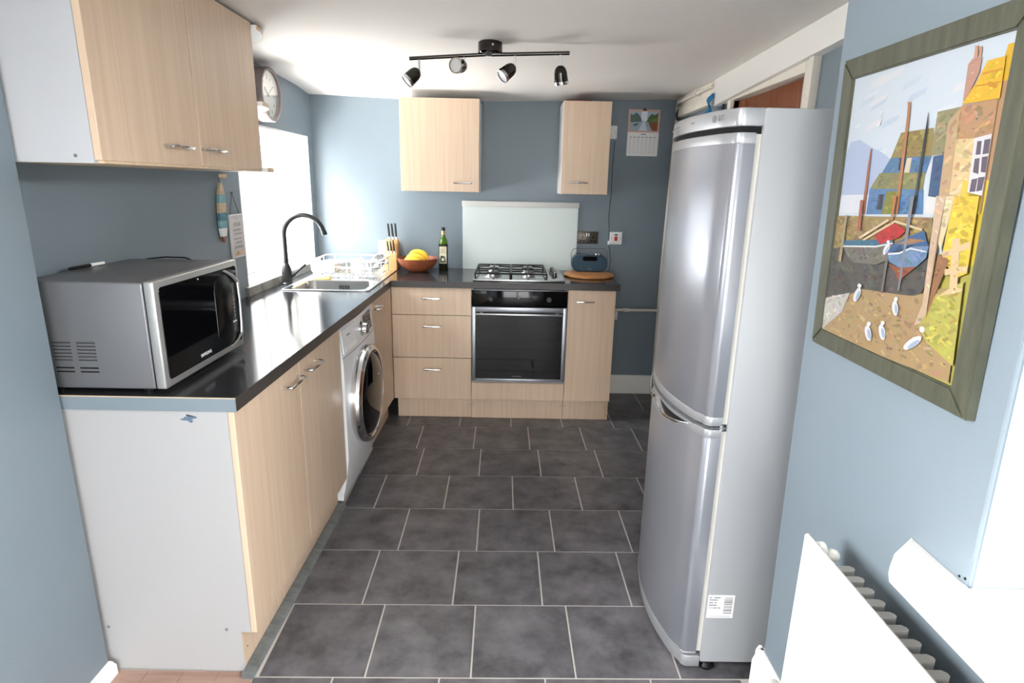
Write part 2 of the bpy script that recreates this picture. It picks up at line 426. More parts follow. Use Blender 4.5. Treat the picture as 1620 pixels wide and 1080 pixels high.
b = MB(); b.box(-1.6, -.95, -2.45, -2.3, 0, 2.2); b.box(1.0, 1.7, -2.45, -2.3, 0, 2.2); b.box(-.95, 1.0, -2.45, -2.3, 2.05, 2.2)
struct('wall_rear', b, 'blue_paint')

# kitchen window
b = MB(); x0, x1 = LX-.215, LX-.0008
b.box(x0, x1, WY0-.0, WY0+.012, WZ0, WZ1); b.box(x0, x1, WY1-.012, WY1, WZ0, WZ1); b.box(x0, x1, WY0+.012, WY1-.012, WZ1-.012, WZ1)
b.box(x0, LX-.02, WY0+.012, WY1-.012, WZ0-.009, WZ0+.004)
win = struct('window_1', b, 'pale_plaster')
b = MB(); xa, xb = LX-.205, LX-.155; a0, a1, c0, c1 = WY0+.012, WY1-.012, WZ0+.005, WZ1-.012; f = .05
b.box(xa, xb, a0, a0+f, c0, c1, .005); b.box(xa, xb, a1-f, a1, c0, c1, .005); b.box(xa, xb, a0+f, a1-f, c0, c0+f, .005); b.box(xa, xb, a0+f, a1-f, c1-f, c1, .005)
ym = a0+.55
b.box(xa, xb, ym-.03, ym+.03, c0+f, c1-f, .005)
part('window_frame', b, 'white_gloss', win)
part('pane', MB().box(xa+.02, xa+.026, a0+f-.004, ym-.026, c0+f-.004, c1-f+.004), 'window_glass', win)
part('pane', MB().box(xa+.02, xa+.026, ym+.026, a1-f+.004, c0+f-.004, c1-f+.004), 'window_glass', win)
part('window_catch', MB().box(xb, xb+.012, ym-.012, ym+.012, 1.12, 1.20, .003).box(xb+.012, xb+.03, ym-.008, ym+.008, 1.14, 1.155, .003), 'white_plastic', win)
# grey sill upstand between worktop and window
sl = MB(); sl.prism([(LX-.03, .917), (LX+.022, .917), (LX+.018, .962), (LX-.03, .97)], 1, 3.02, 4.243, .002)
o = struct('trim_1', sl, 'sill_grey')

# white boxed beam, lower boxing and old paint along the right-hand ceiling
struct('trim_2', MB().prism([(1.453, 2.014), (3.42, 1.928), (3.42, 2.12), (1.453, 2.12)], 0, 1.078, 1.16, .003), 'white_gloss')
solo('cable_clamp', MB().tube([(1.083, 4.135, 1.93), (1.075, 4.125, 1.965), (1.083, 4.118, 1.995), (1.10, 4.118, 2.0)], .008, 8), 'plug_dark', 'short black cable end poking out of the boxing in the far right corner', 'cable')
struct('trim_3', MB().box(1.075, 1.12, 3.46, 4.10, 1.945, 1.998, .003).box(1.095, 1.12, 3.42, 4.244, 1.998, 2.07, .002), 'old_gloss')

# door in the right-hand wall behind the fridge
b = MB(); fx = RX-.018
b.box(fx, RX+.05, DY1, DY1+.045, 0, DZ+.035, .003); b.box(fx, RX+.05, DY0-.045, DY0, 0, DZ+.035, .003); b.box(fx, RX+.05, DY0, DY1, DZ-.03, DZ+.0345, .003)
b.box(fx-.012, RX+.01, DY0-.085, DY0-.045, 0, DZ+.03, .004)
dr = struct('door_1', b, 'old_gloss')
b = MB(); dx = RX+.022
b.box(dx+.012, dx+.036, DY0+.004, DY1-.004, .01, DZ-.034)
b.box(dx, dx+.012, DY0+.004, DY0+.105, .01, DZ-.034, .002); b.box(dx, dx+.012, DY1-.105, DY1-.004, .01, DZ-.034, .002)
for z0, z1 in ((.01, .22), (.82, 1.0), (DZ-.145, DZ-.034)): b.box(dx, dx+.012, DY0+.105, DY1-.105, z0, z1, .002)
b.box(dx, dx+.012, (DY0+DY1)/2-.05, (DY0+DY1)/2+.05, .22, .82, .002); b.box(dx, dx+.012, (DY0+DY1)/2-.05, (DY0+DY1)/2+.05, 1.0, DZ-.145, .002)
leaf = part('door_leaf', b, 'brown_door', dr, 'brown varnished panelled door')
for y0, y1 in ((DY0+.105, (DY0+DY1)/2-.05), ((DY0+DY1)/2+.05, DY1-.105)):
    for z0, z1 in ((.22, .82), (1.0, DZ-.145)):
        part('panel', MB().box(dx+.004, dx+.0125, y0+.02, y1-.02, z0+.02, z1-.02, .003), 'brown_door', leaf)
part('door_knob', MB().lathe([(.012, 0), (.012, .03), (.026, .035), (.028, .05), (.018, .062)], (dx, DY0+.06, .95), (-1, 0, 0), 16), 'nickel', leaf)

# skirting boards
def skirt(name, poly2, parent=None):
    return struct(name, poly2, 'white_gloss', parent)
prof = [(0, 0), (.018, 0), (.018, .105), (.012, .118), (.012, .13), (.006, .14), (0, .14)]
skirt('baseboard_back', MB().prism([(BY-d, z) for d, z in prof], 0, .60, RX))
skirt('baseboard_right', MB().prism([(RX-d, z) for d, z in prof], 1, 3.26, BY-.018))
b = MB(); b.prism([(px_(.0)-d*1.2-.002, z*1.42) for d, z in prof], 1, -.6, PY1+.02); b.prism([(PY1+d*1.2, z*1.42) for d, z in prof], 0, px_(0)-.02, 1.0)
skirt('baseboard_right_near', b)
b = MB(); b.prism([(PLX+d*1.3, z*.32) for d, z in prof], 1, -.8, PLY+.0)
skirt('baseboard_left_near', b)

# garden doors and side window behind the camera (they bring the daylight in)
def glazing(name, ax, at, a0, a1, z0, z1, n):
    b = MB(); f = .07
    def bx(p0, p1, q0, q1):
        if ax == 1: b.box(p0, p1, at-.03, at+.03, q0, q1, .004)
        else: b.box(at-.03, at+.03, p0, p1, q0, q1, .004)
    bx(a0, a1, z0, z0+f); bx(a0, a1, z1-f, z1)
    st = (a1-a0-f)/n
    for k in range(n+1): bx(a0+k*st, a0+k*st+f, z0+f, z1-f)
    o = struct(name, b, 'white_gloss')
    for k in range(n):
        c = MB()
        if ax == 1: c.box(a0+k*st+f, a0+(k+1)*st, at-.004, at+.004, z0+f, z1-f)
        else: c.box(at-.004, at+.004, a0+k*st+f, a0+(k+1)*st, z0+f, z1-f)
        part('pane', c, 'window_glass', o)
glazing('door_2', 1, -2.38, -.95, 1.0, 0, 2.05, 2)
glazing('window_2', 0, -1.42, -.55, .75, .85, 2.08, 2); glazing('window_3', 0, 1.02, RY0, PY0, RZ0+.0, RZ1, 2)

# edging strip along the left-hand plinth, pipes
LF = Matrix.Translation((-.760, 1.5524, 0)) @ Matrix.Rotation(-.0124, 4, 'Z')     # frame of the left-hand run
with frame(LF):
    struct('trim_4', MB().prism([(-.048, 0), (-.012, 0), (-.020, .010), (-.048, .016)], 1, -.03, 1.005), 'threshold')
b = MB()
b.tube([(1.088, 4.215, .0), (1.082, 4.215, .92), (1.097, 4.215, 1.90), (1.105, 4.215, 1.975), (1.09, 4.19, 2.025), (1.075, 4.12, 2.034), (1.075, 3.43, 2.036)], .011, 10)
b.box(1.082, 1.112, 4.2, 4.244, 1.855, 1.872, .002); b.box(1.06, 1.092, 3.70, 3.725, 2.02, 2.056, .003)
solo('heating_pipe', b, 'pipe_paint', 'white painted pipe rising in the far right corner and turning along the ceiling', 'pipe')
b = MB(); b.tube([(.69, 4.215, .641), (1.10, 4.215, .641)], .010, 10); b.lathe([(.014, 0), (.014, .035)], (.835, 4.215, .641), (1, 0, 0), 12); b.box(.83, .86, 4.215, 4.244, .634, .648)
solo('gas_pipe', b, 'pipe_paint', 'pale painted pipe running level along the back wall beside the end cupboard', 'pipe')
# ------------------------------------------------------------------ base units, left-hand run
ZT = .8766; WT = .9166
GH = 'bow handles'
with frame(LF):
    t = thing('base_cabinet', 'double door base cupboard with white end panel under the microwave', 'cabinet', (-.3, .5, 0))
    b = MB(); b.prism([(-.592, 0), (-.05, 0), (-.05, .146), (-.0185, .146), (-.0185, ZT), (-.592, ZT)], 1, .001, .018)
    ep = part('end_panel', b, 'end_panel', t, 'white end panel with a notch at the toe')
    for x in (-.46, -.094): part('screw_cap', MB().lathe([(.005, 0), (.005, .0012), (.002, .002)], (x, .001, .155), (0, -1, 0), 12), 'print_grey', ep, 'small dark screw')
    b = MB(); b.face([(-.126+.02*math.cos(a)*random.uniform(.5, 1.2)+.006*math.sin(3*a), .0004, .853+.013*math.sin(a)*random.uniform(.5, 1.2)) for a in [k*PI/9 for k in range(18)]])
    part('paint_smudge', b, 'smudge', ep, 'smudge of blue-grey paint')
    part('carcass', MB().box(-.592, -.02, .018, 1.004, .146, ZT), 'melamine', t)
    for k in (0, 1):
        y0 = .001+.5025*k
        d = part('door', MB().box(-.018, 0, y0, y0+.4995, .146, ZT-.002, .0012, 1), ['wood'], t)
        hy = .35 if k == 0 else .552
        bow_handle(d, (0, hy, .823), (0, hy+.128, .823), (.032, 0, 0))
    p = part('plinth', MB().box(-.068, -.05, .0185, 1.003, 0, .1455, .001, 1).box(-.0675, -.0495, .0015, .0185, 0, .145, .001, 1), 'wood', t)
    part('screw', MB().lathe([(.003, 0), (.002, .001)], (-.0495, .03, .07), (1, 0, 0), 8), 'print_dark', p)

    # washing machine
    t = thing('washing_machine', 'white front loading washing machine with chrome ringed dark door', 'washing machine', (-.3, 1.308, 0))
    y0, y1 = 1.012, 1.604; yc = 1.308
    part('casing', MB().box(-.57, -.035, y0, y1, .02, .868, .006), 'washer_white', t)
    def wf(y, z):
        q = (y-yc)/.296
        fx = .010+.012*(1-q*q)
        if z < .25: fx -= .030*((.25-z)/.2)**1.4
        if z > .70: fx -= .020*((z-.70)/.168)
        return fx
    b = MB(); b.grid(lambda u, v: (wf(y0+(y1-y0)*u, .06+.805*v), y0+(y1-y0)*u, .06+.805*v), 16, 24)
    # close the front skin back to the casing
    ed = [e for e in b.b.edges if len(e.link_faces) == 1]
    r = bmesh.ops.extrude_edge_only(b.b, edges=ed)
    for v in [g for g in r['geom'] if isinstance(g, bmesh.types.BMVert)]: v.co.x = -.036
    part('front_panel', b, 'washer_white', t, smooth=40)
    part('kick_plate', MB().prism([(-.06, .015), (-.028, .015), (-.024, .058), (-.06, .058)], 1, y0+.01, y1-.01), 'washer_white', t)
    for yy in (y0+.06, y1-.06): part('foot', MB().lathe([(.02, 0), (.02, .02)], (-.09, yy, 0), (0, 0, 1), 12), 'black', t)
    zc = .466
    dr = part('door_ring', MB().lathe([(.190, -.01), (.246, -.01), (.249, .020), (.244, .036), (.232, .046), (.220, .046), (.214, .036), (.212, .020)], (wf(yc, .5)-.002, yc, zc), (1, 0, 0), 48, cap=False), 'chrome', t, 'chrome door ring')
    part('door_glass', MB().lathe([(.214, .030), (.208, .040), (.185, .052), (.14, .062), (.08, .068), (.04, .069), (.0, .0695)], (wf(yc, .5)-.002, yc, zc), (1, 0, 0), 48), 'black_glass', dr, 'dark tinted door glass')
    part('door_catch', MB().box(.022, .046, yc+.236, yc+.256, zc+.07, zc+.11, .004), 'chrome', dr)
    for zz in (-.10, -.05): part('hinge_cap', MB().ball((.048, yc-.234, zc+zz), .006), 'black', dr)
    def onf(y, z, h): return (wf(y, z)+h, y, z)
    def patch(y0, y1, z0, z1, h, n=6):
        b = MB()
        b.grid(lambda u, v: onf(y0+(y1-y0)*u, z0+(z1-z0)*v, h), n, 2)
        ed = [e for e in b.b.edges if len(e.link_faces) == 1]
        r = bmesh.ops.extrude_edge_only(b.b, edges=ed)
        for v in [g for g in r['geom'] if isinstance(g, bmesh.types.BMVert)]: v.co.x -= h+.003
        return b
    part('display', patch(1.39, 1.56, .755, .845, .002), 'black_glass', t, 'dark display panel')
    bt = MB()
    for i in range(5):
        for j in range(2): c = onf(1.42+.028*i, .778+.04*j, .002); bt.box(c[0]-.002, c[0]+.003, c[1]-.008, c[1]+.008, c[2]-.006, c[2]+.006, .001, 1)
    parts('button', bt, 'print_grey', t)
    c = onf(1.335, .795, 0); k = part('dial', MB().lathe([(.038, 0), (.038, .008), (.030, .012), (.028, .030), (.022, .034), (.0, .034)], c, (1, 0, 0), 28), 'chrome', t, 'chrome programme dial')
    part('dial_grip', MB().box(c[0]+.02, c[0]+.038, 1.331, 1.339, .773, .817, .003), 'print_dark', k)
    part('detergent_drawer', patch(1.035, 1.24, .745, .852, .0035, 8), 'washer_white', t)
    part('drawer_grip', patch(1.06, 1.215, .750, .772, .005), 'white_plastic', t)
    part('marking', patch(1.10, 1.14, .816, .821, .0045), 'print_grey', t, 'small grey maker mark on the drawer')
    part('seam', patch(y0+.004, y1-.004, .728, .731, .0008, 12), 'print_grey', t)

    # corner cupboard beyond the washing machine
    t = thing('base_cabinet', 'single door corner base cupboard between washing machine and drawers', 'cabinet', (-.3, 1.85, 0))
    part('carcass', MB().box(-.57, -.02, 1.612, 2.085, .146, .755), 'melamine', t)
    d = part('door', MB().box(-.018, 0, 1.614, 2.052, .146, ZT-.002, .0012, 1), 'wood', t)
    bow_handle(d, (0, 1.655, .823), (0, 1.755, .823), (.03, 0, 0))
    part('filler_strip', MB().box(-.018, .002, 2.055, 2.094, .146, ZT-.002, .001, 1), 'wood', t)
    part('plinth', MB().box(-.068, -.05, 1.614, 2.14, 0, .1455), 'wood', t)

# ------------------------------------------------------------------ base units along the back wall
X0 = -.7316; YB = 3.6486
def carcass(t, x0, x1):
    part('carcass', MB().box(x0+.001, x1-.001, YB+.019, 4.243, .146, ZT), 'melamine', t)
def plinth(t, x0, x1, drop=0):
    p = part('plinth', MB().box(x0+.001, x1-.001, YB+.05, YB+.067, .0+drop, .1455, .001, 1), 'wood', t)
    for x in (x0+.012, x1-.012): part('screw', MB().lathe([(.003, 0), (.002, .0015)], (x, YB+.05, .09), (0, -1, 0), 8), 'print_dark', p)
t = thing('drawer_unit', 'three drawer base unit in pale wood under the fruit bowl', 'cabinet', (X0+.25, 3.95, 0))
carcass(t, X0, X0+.5); plinth(t, X0+.014, X0+.5, .002)
for z0, z1, hz in ((.7035, ZT-.002, .811), (.4258, .6993, .633), (.146, .4214, .351)):
    d = part('drawer', MB().box(X0+.0015, X0+.4985, YB, YB+.018, z0, z1, .0012, 1), 'wood', t)
    bow_handle(d, (X0+.198, YB, hz), (X0+.306, YB, hz), (0, -.03, 0))
t = thing('oven_housing', 'pale wood housing with drawer front below the built-in oven', 'cabinet', (X0+.8, 3.95, 0))
b = MB(); b.box(X0+.501, X0+.517, YB+.019, 4.243, .146, ZT).box(X0+1.083, X0+1.099, YB+.019, 4.243, .146, ZT).box(X0+.517, X0+1.083, YB+.019, 4.243, .146, .268)
part('carcass', b, 'melamine', t); plinth(t, X0+.5, X0+1.1)
part('drawer_front', MB().box(X0+.502, X0+1.098, YB, YB+.018, .146, .262, .0012, 1), 'wood', t)
ox0, ox1 = X0+.503, X0+1.097
t = thing('oven', 'built-in electric oven with black glass door and steel bar handle', 'oven', (X0+.8, 3.95, .27))
part('oven_body', MB().box(ox0+.02, ox1-.02, YB+.005, 4.20, .27, .868), 'dark_gap', t)
part('control_panel', MB().box(ox0, ox1, YB-.014, YB+.004, .765, .866, .002), 'black_glass', t, 'black glass control panel')
part('top_trim', MB().box(ox0+.005, ox1-.005, YB-.012, YB+.02, .8665, .8715, .001), 'oven_frame', t)
b = MB(); z0, z1 = .276, .762
b.box(ox0, ox0+.024, YB-.014, YB+.004, z0, z1, .002); b.box(ox1-.024, ox1, YB-.014, YB+.004, z0, z1, .002); b.box(ox0+.024, ox1-.024, YB-.014, YB+.004, z0, z0+.018, .002); b.box(ox0+.024, ox1-.024, YB-.014, YB+.004, .728, z1, .002)
d = part('door', b, 'oven_frame', t, 'silver door frame')
part('door_glass', MB().box(ox0+.024, ox1-.024, YB-.010, YB-.004, z0+.018, .728), 'oven_glass', d)
part('handle', MB().box(ox0+.026, ox1-.026, YB-.055, YB-.040, .716, .730, .005).box(ox0+.05, ox0+.07, YB-.045, YB-.012, .717, .729, .003).box(ox1-.07, ox1-.05, YB-.045, YB-.012, .717, .729, .003), 'satin_steel', d)
b = MB(); x = .03
while x < .085:
    wd = random.uniform(.003, .006); b.box(x, x+wd, YB-.0106, YB-.0098, .308, .3125); x += wd+.0015
part('marking', b, 'print_grey', d, 'tiny grey lettering at the foot of the door')
b = MB(); 
for i in range(2): b.lathe([(.016, 0), (.016, .012), (.013, .016), (0, .016)], (ox0+.12+.36*i, YB-.014, .815), (0, -1, 0), 20)
parts('knob', b, 'black', t)
part('indicator', MB().lathe([(.008, 0), (.008, .0006)], (.062, YB-.014, .826), (0, -1, 0), 16), 'print_grey', t)
t = thing('base_cabinet', 'narrow single door base cupboard at the right end beside the oven', 'cabinet', (X0+1.25, 3.95, 0))
b = MB(); b.prism([(YB+.05, 0), (4.243, 0), (4.243, ZT), (YB+.0185, ZT), (YB+.0185, .146), (YB+.05, .146)], 0, X0+1.384, X0+1.4)
part('end_panel', b, 'wood_edge', t)
part('carcass', MB().box(X0+1.101, X0+1.384, YB+.019, 4.243, .146, ZT), 'melamine', t); plinth(t, X0+1.1, X0+1.39, 0)
d = part('door', MB().box(X0+1.1015, X0+1.3985, YB, YB+.018, .146, ZT-.002, .0012, 1), 'wood', t)
bow_handle(d, (X0+1.152, YB, .807), (X0+1.26, YB, .807), (0, -.03, 0))

# ------------------------------------------------------------------ worktop, one L-shaped run with cut-outs for sink and hob
def lx(y, d=0): return -.760+.0124*(y-1.5524)+.010+d         # front edge of the left-hand leg
t = thing('worktop', 'dark charcoal L-shaped worktop with square front edge', 'worktop', (-1.0, 3.9, ZT))
SX0, SX1, SY0, SY1 = -1.222, -.800, 3.262, 3.592               # bowl cut-out
EW = 3.638; XB = LX+.002; WE = .690
b = MB()
def slab(poly): b.prism(poly, 2, ZT+.0002, WT)
e = .0015
slab([(XB, 1.553), (lx(1.553)-e, 1.553), (lx(SY0)-e, SY0), (XB, SY0)])
slab([(XB, SY0), (SX0, SY0), (SX0, SY1), (XB, SY1)])
slab([(SX1, SY0), (lx(SY0)-e, SY0), (lx(SY1)-e, SY1), (SX1, SY1)])
slab([(XB, SY1), (lx(SY1)-e, SY1), (lx(EW)-e, EW+e), (lx(EW)-e, 4.243), (XB, 4.243)])
slab([(lx(EW)-e, EW+e), (WE-e, EW+e), (WE-e, 4.243), (lx(EW)-e, 4.243)])
part('top', b, 'worktop', t)
b = MB(); b.prism([(lx(1.553)-e, 1.553), (lx(1.553), 1.553), (lx(EW), EW), (lx(EW)-e, EW+e)], 2, ZT, WT-.0004)
b.prism([(lx(EW)-e, EW+e), (lx(EW), EW), (WE, EW), (WE-e, EW+e)], 2, ZT, WT-.0004); b.prism([(WE-e, EW+e), (WE, EW), (WE, 4.243), (WE-e, 4.243)], 2, ZT, WT-.0004)
part('front_edge', b, 'worktop_edge', t)
b = MB(); b.box(PLX-.12, lx(1.552)-.001, 1.5505, 1.553, ZT-.001, WT-.002)
part('end_strip', b, 'blue_paint', t, 'end edge painted the blue of the wall')
b = MB(); b.box(PLX-.12, lx(1.552), 1.5502, 1.553, WT-.002, WT+.0002)
part('edge_line', b, 'wood_edge', t)

# ------------------------------------------------------------------ wall units
t = thing('wall_cabinet', 'double door wall cupboard with white side over the microwave', 'cabinet', (-1.2, 2.05, 1.539))
FX = -1.022; y0, y1 = 1.552, 2.552; zt = 2.092
s_ = part('side_panel', MB().box(LX+.002, FX-.0185, y0, y0+.016, 1.5335, zt), 'side_white', t, 'white side panel')
part('screw_cap', MB().lathe([(.0045, 0), (.0045, .001), (.002, .002)], (FX-.062, y0, 1.551), (0, -1, 0), 12), 'print_grey', s_)
part('carcass', MB().box(LX+.002, FX-.0185, y0+.016, y1, 1.547, zt), 'melamine', t)
part('bottom_board', MB().box(LX+.002, FX-.004, y0+.016, y1, 1.5335, 1.547, .001, 1), 'wood_edge', t)
for k in (0, 1):
    a = y0+.003+.500*k
    d = part('door', MB().box(FX-.018, FX, a, a+.4955, 1.541, zt-.002, .0012, 1), 'wood', t)
    h = 1.845 if k == 0 else 2.066
    bow_handle(d, (FX, h, 1.594), (FX, h+.118, 1.594), (.028, 0, 0))
t = thing('corner_shelf', 'quarter round open shelf unit at the far end of the double wall cupboard', 'shelf', (-1.2, 2.6, 1.539))
part('side_panel', MB().box(LX+.002, FX-.02, y1+.0005, y1+.014, 1.548, zt-.012), 'melamine', t)
for z in (1.5335, 1.790, 2.070):
    pl = [(LX+.002, y1+.014)]+[(LX+.002+.342*math.cos(R(a)), y1+.014+.342*math.sin(R(a))) for a in range(0, 91, 6)]
    s_ = part('shelf', MB().prism(pl, 2, z, z+.016), 'melamine', t)
    pts = [(p[0], p[1]) for p in pl[1:]]
    b = MB()
    for p, q in zip(pts, pts[1:]):
        f = [(p[0], p[1], z-.0005), (q[0], q[1], z-.0005), (q[0], q[1], z+.0165), (p[0], p[1], z+.0165)]
        cx, cy = LX+.002, y1+.014
        g = [((x-cx)*1.006+cx, (y-cy)*1.006+cy, zz) for x, y, zz in f]
        vs = [b.b.verts.new(v) for v in f+g]
        for q4 in ((4, 5, 6, 7), (0, 1, 2, 3), (0, 1, 5, 4), (3, 2, 6, 7), (0, 3, 7, 4), (1, 2, 6, 5)): b.b.faces.new([vs[i] for i in q4])
    part('edging', b, 'wood_edge', s_, 'pale wood edging')
part('peg', MB().lathe([(.010, 0), (.012, .02), (.008, .03)], (LX+.004, 2.86, 1.515), (1, 0, 0), 12), 'wood_edge', t)
for nm, x, wd, h0, lab in (('wall_cabinet', -.7023, .5, .342, 'wide single door wall cupboard to the left of the splashback'), ('wall_cabinet', .3210, .3, .055, 'narrow single door wall cupboard to the right of the splashback')):
    t = thing(nm, lab, 'cabinet', (x+wd/2, 4.1, 1.449))
    for a in (x+.0005, x+wd-.0155): part('side_panel', MB().box(a, a+.015, 3.957, 4.243, 1.449, 2.0105), 'melamine', t)
    part('carcass', MB().box(x+.0155, x+wd-.0155, 3.958, 4.243, 1.451, 2.009), 'melamine', t)
    d = part('door', MB().box(x+.001, x+wd-.001, 3.938, 3.956, 1.450, 2.0105, .0012, 1), 'wood', t)
    hz = 1.505 if wd > .4 else 1.521
    bow_handle(d, (x+h0, 3.938, hz), (x+h0+.11, 3.938, hz), (0, -.028, 0))
# ------------------------------------------------------------------ microwave
t = thing('microwave', 'silver microwave oven with black glass door on the near end of the worktop', 'microwave', (-1.15, 1.83, WT))
mx0, mxf = -1.305, -.945
part('casing', MB().box(mx0, -.977, 1.571, 2.058, .9305, 1.231, .006, 3), 'micro_silver', t)
for x in (-1.27, -1.02):
    for y in (1.61, 2.02): part('foot', MB().lathe([(.013, 0), (.014, .0145)], (x, y, WT), (0, 0, 1), 12), 'black', t)
b = MB()
for cx0, cx1 in ((-1.243, -1.194), (-1.178, -1.127)):
    for i in range(6):
        z = 1.064-.0098*i
        b.prism([(1.5712, z+.0035), (1.5685, z), (1.5712, z-.001)], 0, cx0-.0005*i, cx1-.0005*i)
parts('louvre', b, 'micro_silver', t)
b = MB()
for cx0, cx1 in ((-1.243, -1.194), (-1.178, -1.127)):
    for z in (.9905, .9795): b.box(cx0, cx1, 1.5704, 1.5712, z-.0022, z+.0022)
    for i in range(6): b.box(cx0, cx1, 1.5706, 1.5712, 1.064-.0098*i-.0035, 1.064-.0098*i-.0012)
parts('vent_slot', b, 'dark_gap', t)
part('door_gap', MB().box(-.978, -.974, 1.574, 2.055, .934, 1.228), 'dark_gap', t)
b = MB(); b.box(-.974, -.946, 1.568, 2.066, .932, 1.234, .005, 3)
fr = part('door_bezel', b, 'micro_bezel', t, 'silver bezel round the front')
def rrect(y0, y1, z0, z1, r, n=5):
    o = []
    for cy, cz, a in ((y1-r, z1-r, 0), (y0+r, z1-r, 90), (y0+r, z0+r, 180), (y1-r, z0+r, 270)):
        o += [(cy+r*math.cos(R(a+90*k/n)), cz+r*math.sin(R(a+90*k/n))) for k in range(n+1)]
    return o
part('door_glass', MB().prism(rrect(1.588, 2.054, .953, 1.215, .014), 0, -.9475, -.9445, .001, 1), 'black_glass', fr, 'black glass door window')
oc = [(1.964, 1.200), (2.036, 1.158), (2.034, .985), (1.964, .957), (1.885, 1.003), (1.885, 1.15), (1.898, 1.184)]
part('control_panel', MB().prism(oc, 0, -.946, -.9425, .0015, 2), 'panel_black', fr, 'black faceted control panel')
b = MB(); p3 = [(-.941, 1.960, 1.208), (-.939, 2.008, 1.186), (-.938, 2.042, 1.160), (-.938, 2.046, 1.09), (-.938, 2.043, 1.02), (-.938, 2.038, .980), (-.939, 2.008, .962), (-.941, 1.964, .950)]
b.tube(p3, [.004, .006, .006, .004, .004, .005, .004, .003], 8); part('silver_trim', b, 'micro_bezel', fr, 'silver trim curving round the control panel')
b = MB()
for i in range(7): b.lathe([(.004, 0), (.004, .001)], (-.9425, 2.008, 1.128-.013*i), (1, 0, 0), 8)
parts('button', b, 'print_grey', fr)
part('indicator_mark', MB().box(-.9428, -.9419, 1.993, 2.018, 1.027, 1.031).box(-.9428, -.9419, 1.79, 1.795, 1.205, 1.209), 'logo_white', fr)
text_part('lettering', 'SAMSUNG', .0145, 'logo_white', fr, axes((-.9441, 1.797, .972), (0, 1, 0), (0, 0, 1)), label='small white SAMSUNG lettering')
t = thing('marker_pen', 'black marker pen with white cap lying on top of the microwave', 'pen', (-1.292, 1.83, 1.231))
a = Vector((-1.296, 1.752, 1.2368)); c = Vector((-1.288, 1.902, 1.2368)); d = (c-a)
part('barrel', MB().lathe([(.0035, 0), (.005, .004), (.005, .085)], a, d, 12), 'black', t)
part('cap', MB().lathe([(.0056, .084), (.0056, .140), (.004, .144)], a, d, 12), 'white_plastic', t, 'white cap')
b = MB(); b.tube([(-1.33, 2.10, WT+.006), (-1.33, 2.10, 1.10), (-1.315, 2.095, 1.19), (-1.27, 2.09, 1.226), (-1.20, 2.085, 1.2345), (-1.13, 2.083, 1.2335), (-1.08, 2.082, 1.215), (-1.06, 2.082, 1.10), (-1.08, 2.085, WT+.006)], .0028, 8)
solo('power_cable', b, 'black', 'black cable looping over the back of the microwave', 'cable')

# ------------------------------------------------------------------ sink, tap and dish rack
t = thing('sink', 'stainless steel inset sink with drainer under the window', 'sink', (-1.0, 3.65, WT))
def rr2(x0, x1, y0, y1, r, n=5):
    o = []
    for cx, cy, a in ((x1-r, y1-r, 0), (x0+r, y1-r, 90), (x0+r, y0+r, 180), (x1-r, y0+r, 270)):
        o += [(cx+r*math.cos(R(a+90*k/n)), cy+r*math.sin(R(a+90*k/n))) for k in range(n+1)]
    return o
ox0_, ox1_, oy0_, oy1_ = -1.252, -.772, 3.232, 4.10
bowl = rr2(SX0+.004, SX1-.004, SY0+.004, SY1-.004, .05); n = len(bowl)
b = MB()
out = rr2(ox0_, ox1_, oy0_, oy1_, .03, 5)
zr = WT+.003
# deck ring: outer edge to bowl edge, then drainer
dk = rr2(ox0_+.004, ox1_-.004, oy0_+.004, SY1+.05, .028, 5)
V0 = [b.b.verts.new((x, y, zr)) for x, y in dk]; V1 = [b.b.verts.new((x, y, zr)) for x, y in bowl]
for i in range(n): b.b.faces.new([V0[i], V0[(i+1) % n], V1[(i+1) % n], V1[i]])
rings = [V1]
for ins, z in ((.004, WT-.004), (.006, WT-.10), (.02, WT-.145), (.05, WT-.152)):
    q = rr2(SX0+.004+ins, SX1-.004-ins, SY0+.004+ins, SY1-.004-ins, .05, 5)
    rings.append([b.b.verts.new((x, y, z)) for x, y in q])
for A, B_ in zip(rings, rings[1:]):
    for i in range(n): b.b.faces.new([A[i], A[(i+1) % n], B_[(i+1) % n], B_[i]])
b.b.faces.new(rings[-1])
part('bowl', b, 'steel', t, smooth=50)
b = MB(); b.box(ox0_+.004, ox1_-.004, SY1+.05, oy1_-.004, WT+.0005, WT+.0029, .001, 1)
dr = part('drainer', b, 'steel', t)
b = MB()
for i in range(9): b.tube([(-1.19+.043*i, SY1+.10, WT+.0032), (-1.19+.043*i, oy1_-.06, WT+.0032)], .0035, 6)
parts('drainer_rib', b, 'steel', dr)
b = MB(); b.tube([(x, y, WT+.0022) for x, y in out], .0042, 8, close=True); part('rim', b, 'satin_steel', t)
b = MB()
for i in range(6): b.box(-1.03+.011*i, -1.025+.011*i, SY1-.0125, SY1-.0105, WT-.05, WT-.026, .0008, 1)
parts('overflow_slot', b, 'dark_gap', t)
part('waste', MB().lathe([(.04, 0), (.04, .003), (.03, .004), (.0, .002)], (-1.01, 3.43, WT-.1515), (0, 0, 1), 24), 'chrome', t)
t = thing('kitchen_tap', 'tall dark gunmetal swan neck mixer tap behind the sink', 'tap', (-1.29, 3.442, WT))
tx, ty = -1.290, 3.442
part('tap_body', MB().lathe([(.034, 0), (.034, .006), (.030, .012), (.031, .05), (.028, .085), (.019, .112), (.0145, .12)], (tx, ty, WT), (0, 0, 1), 24), 'gunmetal', t)
sp = [(tx, ty, 1.03), (tx, ty, 1.10), (tx, ty, 1.197)]+arc((tx+.115, ty, 1.197), .115, 180, 15, 16, 'xz')[1:]
ex = sp[-1]; sp.append((ex[0]+.007, ty, ex[2]-.022))
